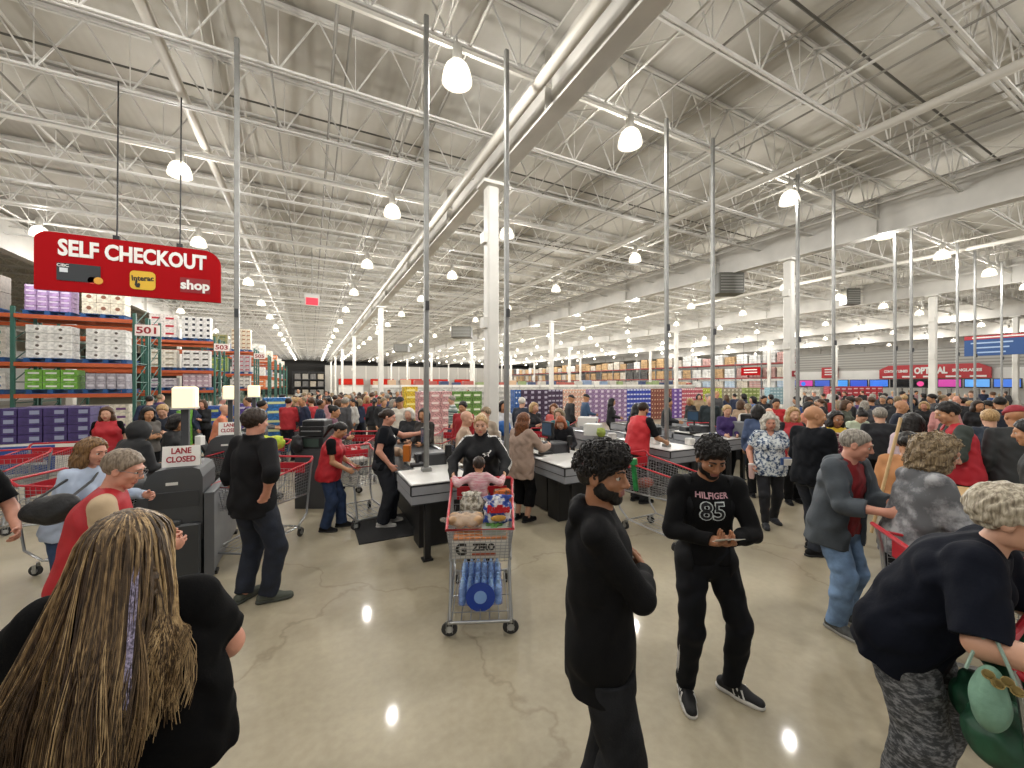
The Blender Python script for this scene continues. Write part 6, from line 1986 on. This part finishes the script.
r = empty('wall_sign', (x, 29.5, 2.9), 0, 'small square red sign on the right wall left of OPTICAL', 'sign')
MB().box((0, 0, .8), (.1, 2.0, 1.5)).build('sign_board', mat('#b5121c', .45), r)
for k in range(3): MB().box((-.06, 0, 1.25 - .35 * k), (.02, 1.2, .14)).build('text_line', M_LETW, r)
# row of lit televisions below
ME_TV = [MB().box((0, 0, .55), (.10, 1.85, 1.08)).mesh('bezel', M_BLACKM)]
rg = random.Random(4)
TVC = ['#2f6fd8', '#2a4fc0', '#c03a9a', '#3f8fe0', '#d8408a', '#3454b8', '#58a0e8']
for k in range(15):
    yy = 33.5 - k * 2.05
    r = empty('television', (63.5, yy, 1.62), 0, 'glowing television in the row below the red wall signs', 'television', 'televisions along the right wall')
    MB().box((0, 0, .55), (.10, 1.95, 1.02)).build('bezel', M_BLACKM, r)
    c = TVC[rg.randrange(7)]
    MB().box((-.056, 0, .58), (.01, 1.75, .80)).build('display', mat(c, .3, emit=.4), r) if k not in (6, 7) else MB().box((-.056, 0, .58), (.01, 1.75, .80)).build('display', M_SCREEN, r)
    if k % 2: MB().lathe([(0, 0), (.3, 0), (.3, .004), (0, .004)], (-.066, .3, .5), 16, 'x').build('picture', mat(TVC[rg.randrange(7)], .3, emit=.55), r)
    MB().box((0, 0, -.8), (.4, .3, 1.6)).build('stand', mat('#8c8a86', .5), r)
r = empty('hanging_sign', (33.0, 6.6, 3.66), 0, 'blue board with a red header hanging at the right edge', 'sign')
MB().box((0, 0, .45), (.08, 3.4, .9)).build('sign_board', mat('#1d4a86', .5), r)
MB().box((0, 0, 1.0), (.08, 3.4, .22)).build('header', mat('#b0202c', .5), r)
for k in range(3): MB().box((-.05, .7, .7 - .26 * k), (.012, 1.5 - .25 * k, .07)).build('text_line', mat('#a9c0dc', .5), r)
MB().box((-.05, .3, 1.0), (.012, 2.2, .07)).build('text_line', M_LETW, r)
MB().tube([(0, 1.3, 1.1), (0, 1.3, 3.3)], .012, 6).tube([(0, -1.3, 1.1), (0, -1.3, 3.3)], .012, 6).build('cable', M_BLACKM, r)
# red exit board over the left aisle, small hanging heaters
x, y = ground(312, 14.0)
r = empty('exit_sign', (x, y, 4.85), 0, 'small white and red exit board hanging over the left aisle', 'sign')
MB().box((0, 0, .22), (.48, .08, .42)).build('sign_box', mat('#c9c6c0', .5), r)
MB().box((0, -.045, .17), (.38, .01, .25)).build('lit_panel', mat('#d8283a', .4, emit=.8), r)
MB().tube([(0, 0, .42), (0, 0, 2.1)], .012, 6).build('rod', M_GALV, r)
for i, (px, Z, z, w) in enumerate(((727, 15.5, 5.6, 1.0), (462, 30, 5.6, 1.5), (402, 42, 5.5, 1.5), (850, 20.0, 6.1, .7))):
    x, y = ground(px, Z)
    r = empty('unit_heater', (x, y, z), facing(0), 'dark box heater hung from the roof, %s' % ['largest one right of centre', 'left of the white column', 'far down the hall left of centre', 'small one at right'][i], 'heater', 'roof-hung heaters')
    MB().box((0, 0, .4), (w, w * .7, .8), ch=.03).build('casing', mat('#57564f', .5), r)
    b = MB()
    for q in range(6): b.box((0, -w * .36, .12 + .11 * q), (w * .85, .02, .03))
    b.build('louvre', mat('#8d8b84', .5), r)
    b = MB()
    for sx in (-.4, .4): b.tube([(sx * w, 0, .8), (sx * w, 0, 7.0 - z)], .012, 6)
    b.build('hanger_rod', M_GALV, r)
for i, x in enumerate((7.2, 13.2, 19.2, 25.2, 31.2)):
    r = empty('counter_awning', (x, 84.8, 1.95), 0, 'red awning over the bakery counter far down the hall', 'awning', 'red awnings at the far wall')
    MB().prism([(0, 0), (.9, 0), (.9, .2), (.1, 1.2), (0, 1.2)], (2.3, .55, 0), (0, -1, 0), (0, 0, 1), 4.6).build('awning_cloth', mat('#b5281a', .7, spec=.2), r)
    MB().box((0, .3, -.95), (4.6, .5, 1.9)).build('counter', mat('#d8d5ce', .5), r)
# red alarm box on the right-hand column
r = empty('fire_alarm', (14.6, 7.60, 2.35), 0, 'small red alarm box on the second white column', 'alarm')
MB().box((0, -.0, .1), (.16, .06, .2), ch=.01).build('alarm_body', mat('#8f2026', .4), r)
MB().lathe([(0, 0), (.05, 0), (.04, .03), (0, .03)], (0, -.06, .1), 14, 'y').build('horn', mat('#c9c4bb', .4), r)
# ================================================================ shoppers in the middle distance and the far crowd
PANT = dict(k=M_BLACK, j=mat('#23314a', .8, var=.2), n=M_NAVY, g=mat('#4a4a4b', .8), t=mat('#8b7a62', .8), l=mat('#5b7497', .8, var=.2))
_SH = {}
def shopper(px, Z, H, turn, sex, top, bot, hair, style, skin, label, group=None, w=1.05, lean=3, head=(0, 6, 0), rh=None, lh=None, sleeve=1.95, vest=None, open_=0, flare=.006, vox=None, detail=None, bust=None, hem=.03, g=.014, undershirt=None):
    v = vox or max(.011, Z * .0017)
    d = Z < 7 if detail is None else detail
    p = Person(H, v, label, ground(px, Z), turn, sex, w=w, lean=lean, head=head, rh=rh, lh=lh, skin=skin, detail=d, group=group, bust=(.9 if sex == 'f' else 0) if bust is None else bust, hs=1.06,
               rf=(0, .04 if Z < 12 else 0), lf=(0, -.04 if Z < 12 else 0))
    p.body(hands=Z < 14)
    m = top if not isinstance(top, str) else mat(top, .75, var=.08, scale=8)
    if undershirt: p.shirt(mat(undershirt, .75), 'shirt', .0, .008, .0)
    p.shirt(m, 'top', sleeve, g, hem, flare=flare, wr=.004 if Z < 12 else 0, sg=g, open_=open_)
    if vest: p.shirt(mat(vest, .6), 'vest', 0, g + .012, .05, flare=.012, wr=.003, open_=.0)
    p.trousers(PANT[bot], flare=.014)
    p.shoes(M_BLACK2, M_SOLE_D)
    if hair: p.hair(HAIR[hair] if hair in HAIR else mat(hair, .7), style, .004 if style in ('short', 'bun', 'pony') else .008)
    return p
FWD = dict(rh=(-.02, .18, -.2), lh=(-.02, .18, -.2))
HOLD = dict(rh=(-.05, .15, -.14), lh=(-.05, .15, -.14))
# left third
shopper(107, 7.4, 1.66, 150, 'f', M_BLACK, 'k', 'brown', 'long', 'fair', 'female worker with brown hair in a red vest by the purple boxes', vest='#b01a26', w=1.1, sleeve=.7)
p = shopper(134, 5.0, 1.63, 20, 'm', '#1a1b1d', 'k', None, '', 'tan', 'hooded person in a bulky black jacket seen from behind the kiosk', w=1.42, lean=12, g=.03, flare=.02, head=(10, 16, 0), **FWD)
p.shirt(mat('#1a1b1d', .75), 'hood', 0, .034, -.08, extra=[ell(p.hc - p.fwd * .03, (.11, .13, .14), k=.03)])
shopper(148, 7.4, 1.66, 110, 'f', '#5a5550', 'k', 'black', 'long', 'tan', 'dark-haired woman in a grey coat beside the black jacket', head=(10, 10, 0), **HOLD)
shopper(163, 7.8, 1.70, 150, 'm', '#1a2230', 'j', 'blond', 'short', 'fair', 'fair-haired shopper in a navy jacket reading beside the lane light', head=(0, 20, 0), **HOLD)
shopper(176, 6.2, 1.62, 80, 'f', '#131416', 'k', 'black', 'bob', 'tan', 'dark-haired shopper in black between the kiosks holding paper', head=(0, 20, 0), **HOLD)
shopper(222, 8.6, 1.66, 60, 'f', '#c57a5a', 'k', None, '', 'fair', 'bald shopper in an orange top behind the second kiosk', lean=12, **FWD)
shopper(262, 9.5, 1.70, 60, 'm', '#5d5a5c', 'j', 'black', 'short', 'tan', 'dark-haired man in a grey shirt by the sky blue display', **FWD)
shopper(334, 8.0, 1.66, 78, 'f', '#5c2f42', 'k', 'black', 'bun', 'tan', 'woman in a plum shirt with her black hair tied up', **FWD)
shopper(400, 9.3, 1.80, 190, 'm', '#d8d2c4', 't', '#151516', 'cap', 'tan', 'man in a cream jacket and black cap behind the black tee woman', hem=.06)
shopper(409, 8.0, 1.60, 186, 'f', '#15161a', 'k', 'white', 'bob', 'fair', 'white-haired woman in black beside the man in a black cap', **FWD)
shopper(424, 7.6, 1.62, 200, 'f', '#2a2420', 'k', 'black', 'bob', 'tan', 'woman with dark hair in brown half hidden by the first pole', **FWD)
shopper(452, 12.0, 1.74, 250, 'm', splotch('#d8d8d4', '#1f5f58', '#14202c', 3, .5, (.1, .1, 7)), 'j', 'grey', 'short', 'fair', 'man in a green and white striped shirt by the rose packs', sleeve=.8)
shopper(463, 8.6, 1.72, 200, 'm', '#9a1820', 'k', 'black', 'short', 'tan', 'dark-haired man in a red hoodie behind the tracksuit woman', w=1.15)
shopper(466, 6.4, 1.66, 90, 'm', '#b39a84', 't', None, '', 'fair', 'bald man in beige looking right behind the tracksuit woman', w=1.0, head=(10, 8, 0))
shopper(486, 7.4, 1.66, 215, 'f', '#a59684', 't', 'ash', 'short', 'fair', 'fair-haired woman in tan right behind the tracksuit woman')
shopper(503, 9.2, 1.70, 160, 'f', '#cfd0d2', 'j', 'black', 'bob', 'tan', 'woman in a white top with a blue bag by the column')
x, y = ground(504, 8.9)
goods('blue_bag', 504, 8.85, .95, (.34, .2, .34), mat('#1f5fa8', .5), 'blue and white bag held beside the white column', 'bag', 20, None, 'bag')
shopper(522, 10.5, 1.74, 30, 'm', '#1c2434', 'j', 'white', 'short', 'fair', 'white-haired man in navy near the plum drinks')
shopper(534, 9.6, 1.64, 150, 'f', '#14161b', 'k', 'blond', 'bob', 'fair', 'blond woman in black beside the white-haired man in navy', **HOLD)
shopper(560, 8.2, 1.60, 205, 'f', '#1d6a72', 'k', 'ash', 'bob', 'fair', 'smiling woman in a teal top leaning into the second lane', lean=14, **FWD)
shopper(554, 9.4, 1.62, 200, 'f', '#c05a54', 'k', 'auburn', 'bob', 'fair', 'woman in a coral top behind the teal-shirted woman')
shopper(571, 13.0, 1.74, 70, 'm', '#17181c', 'k', '#141418', 'cap', 'tan', 'man in black with a dark cap against the salmon drinks')
shopper(586, 13.2, 1.76, 80, 'm', '#3e5674', 'j', '#1c1e24', 'cap', 'tan', 'man in a blue shirt with a dark cap pushing a cart', **FWD)
shopper(612, 13.0, 1.62, 100, 'f', '#111216', 'k', 'black', 'long', 'tan', 'long-haired woman in black against the royal blue drinks', **FWD)
shopper(637, 9.0, 1.64, 60, 'f', '#15151a', 'k', 'black', 'long', 'tan', 'woman with long black hair just left of the male cashier')
shopper(668, 11.0, 1.72, 110, 'm', '#191b20', 'k', 'black', 'short', 'tan', 'man in black behind the third pole', **FWD)
shopper(710, 11.2, 1.76, 195, 'm', '#1e2a2e', 'k', 'grey', 'receding', 'fair', 'man in dark green behind the fourth pole')
shopper(727, 8.8, 1.62, 190, 'f', '#36205a', 'k', 'blond', 'short', 'fair', 'short-haired blond woman in a purple jacket at a till', **FWD)
shopper(741, 11.0, 1.64, 60, 'f', '#a38a70', 'j', 'brown', 'bob', 'fair', 'brown-haired woman in tan behind the purple jacket')
shopper(748, 10.0, 1.60, 30, 'f', '#d3cec2', 'j', 'ash', 'pony', 'fair', 'woman in cream with a fair ponytail behind the curly dark hair')
shopper(758, 7.4, 1.70, 24, 'f', '#3c4c6c', 'k', 'black', 'bob', 'tan', 'woman with bushy dark hair in a blue denim top, back turned', w=1.2)
shopper(764, 13.5, 1.70, 180, 'm', '#15171c', 'k', 'black', 'short', 'tan', 'man in black behind the bushy-haired woman')
shopper(776, 10.2, 1.72, 200, 'm', '#b32026', 'j', 'black', 'short', 'tan', 'dark-haired man in a bright red hoodie beyond the blouse woman')
shopper(769, 8.4, 1.58, 30, 'm', '#8c8378', 'g', 'white', 'balding', 'fair', 'balding man in beige beyond the patterned blouse')
shopper(793, 7.0, 1.68, 190, 'f', '#121318', 'k', 'blond', 'long', 'fair', 'long-haired blond woman in a red cardigan over black', vest='#a91c28', sleeve=1.5, **HOLD)
shopper(809, 9.6, 1.66, 160, 'f', '#d08a70', 'k', 'black', 'bob', 'tan', 'dark-haired woman in a peach top right of the white column')
q = shopper(836, 6.3, 1.66, 190, 'f', '#15161a', 'k', 'black', 'long', 'brown', 'woman in a yellow vest hugging maroon packages', vest='#c9a81e', sleeve=1.5, **HOLD)
goods('package', 838, 5.98, 1.02, (.34, .1, .2), splotch('#5a1a2c', '#c9b4ac', '#4a1424', 20, .58), 'maroon and white package in the arms of the yellow-vested woman', 'package', 10)
goods('package', 836, 6.0, 1.22, (.3, .1, .14), splotch('#5a1a2c', '#c9b4ac', '#4a1424', 24, .58), 'smaller maroon package on top of the one in her arms', 'package', 25)
shopper(858, 7.6, 1.64, 182, 'f', '#b9c4ac', 'k', 'black', 'bun', 'fair', 'woman in a mint cardigan with her head bowed', head=(0, 40, 0), lean=8, **HOLD)
shopper(846, 10.0, 1.68, 160, 'f', '#4c5044', 'k', 'brown', 'bob', 'fair', 'brown-haired woman in olive behind the mint cardigan')
shopper(880, 6.6, 1.70, 30, 'm', '#14161d', 'k', 'grey', 'short', 'fair', 'grey-haired man in navy with his back turned behind the grey jacket', w=1.2)
shopper(901, 8.2, 1.76, 150, 'm', '#1b2334', 'k', None, '', 'tan', 'bald man in navy at the right-hand tills', w=1.1)
shopper(912, 5.3, 1.70, 30, 'f', '#c9b4ba', 'k', 'black', 'bob', 'tan', 'dark-haired woman in a pale pink blouse, back turned', w=1.1)
shopper(908, 3.95, 1.62, 60, 'f', '#b07a4c', 'k', 'black', 'lowbun', 'tan', 'person in a tan coat with a black hair bun', w=1.1, g=.022, head=(-10, 20, 0))
shopper(990, 5.8, 1.72, 35, 'm', '#2a3442', 'j', 'blond', 'short', 'fair', 'boy with fair hair in a slate navy jacket at right', w=1.0, g=.024, **FWD)
shopper(1016, 4.8, 1.84, 30, 'm', '#2f3233', 'g', '#8f1f2c', 'cap', 'tan', 'person in a dark grey jacket and red cap at the right edge', w=1.15, g=.02)
shopper(1040, 3.7, 1.78, 325, 'm', '#26292a', 'g', 'black', 'short', 'tan', 'person in charcoal cut off by the right edge behind the tan table', w=1.2, g=.02, lean=10)
shopper(1000, 8.6, 1.82, 20, 'm', '#141a2a', 'k', 'black', 'short', 'tan', 'broad man in dark navy with his back turned at far right', w=1.3)
shopper(978, 9.4, 1.70, 200, 'f', '#16171b', 'k', 'darkbrown', 'long', 'tan', 'dark-haired woman in black left of the broad navy man')
shopper(945, 9.5, 1.68, 40, 'm', '#c58a86', 'k', 'brown', 'short', 'fair', 'person in a pink shirt behind the red vest man', w=1.1)
# far crowd
rg = random.Random(21)
CT = [('black', '#15161a'), ('navy', '#1c2640'), ('white', '#bdbbb5'), ('grey', '#434346'), ('red', '#a5222a'), ('blue', '#35548a'), ('tan', '#a08a6c'), ('green', '#3c5a44'), ('pink', '#bd8c90'), ('purple', '#4c3668')]
CH = ['black', 'darkbrown', 'brown', 'black', 'ash', 'blond', 'grey']
NM = dict(black='black-haired', darkbrown='dark-haired', brown='brown-haired', ash='fair-haired', blond='blond', grey='grey-haired')
used = set()
def crowd(px, Z, where):
    for _ in range(60):
        (cn, c), h, sx = rg.choices(CT, (6, 3.5, 1.1, 3, .8, 1.3, .8, .6, .5, .5))[0], rg.choice(CH), rg.choice('mf')
        lab = '%s %s in %s, %s' % (NM[h], 'man' if sx == 'm' else 'woman', cn, where)
        if lab not in used: break
    used.add(lab)
    st = rg.choice(('short', 'short', 'receding')) if sx == 'm' else rg.choice(('long', 'bob', 'pony'))
    kw = rg.choice((FWD, HOLD, {}, {}))
    shopper(px, Z, rg.uniform(1.66, 1.82) if sx == 'm' else rg.uniform(1.56, 1.68), rg.uniform(0, 360), sx, c, rg.choice('kkjng'), h, st, rg.choice(('fair', 'tan', 'olive', 'brown', 'pink')), lab, 'far shoppers ' + where, lean=rg.uniform(0, 9), vox=max(.02, Z * .0016), detail=False, **kw)
for i in range(26): crowd(284 + i * 4.3 + rg.uniform(-2, 2), rg.uniform(10.5, 15), 'in the near part of the left crowd')
for i in range(26): crowd(296 + i * 4.2 + rg.uniform(-2, 2), rg.uniform(16, 26), 'deep in the left crowd')
for i in range(9): crowd(412 + i * 8, rg.uniform(18, 30), 'far behind the first lanes')
for i in range(8): crowd(150 + i * 14 + rg.uniform(-4, 4), rg.uniform(10.5, 14), 'beyond the self-checkout kiosks')
for i in range(10): crowd(690 + i * 9, rg.uniform(13, 19), 'beyond the right-hand lanes')
for i in range(26): crowd(800 + i * 8.2 + rg.uniform(-3, 3), rg.uniform(10, 14), 'in the near part of the right crowd')
for i in range(26): crowd(806 + i * 8 + rg.uniform(-3, 3), rg.uniform(15, 26), 'deep in the right crowd')
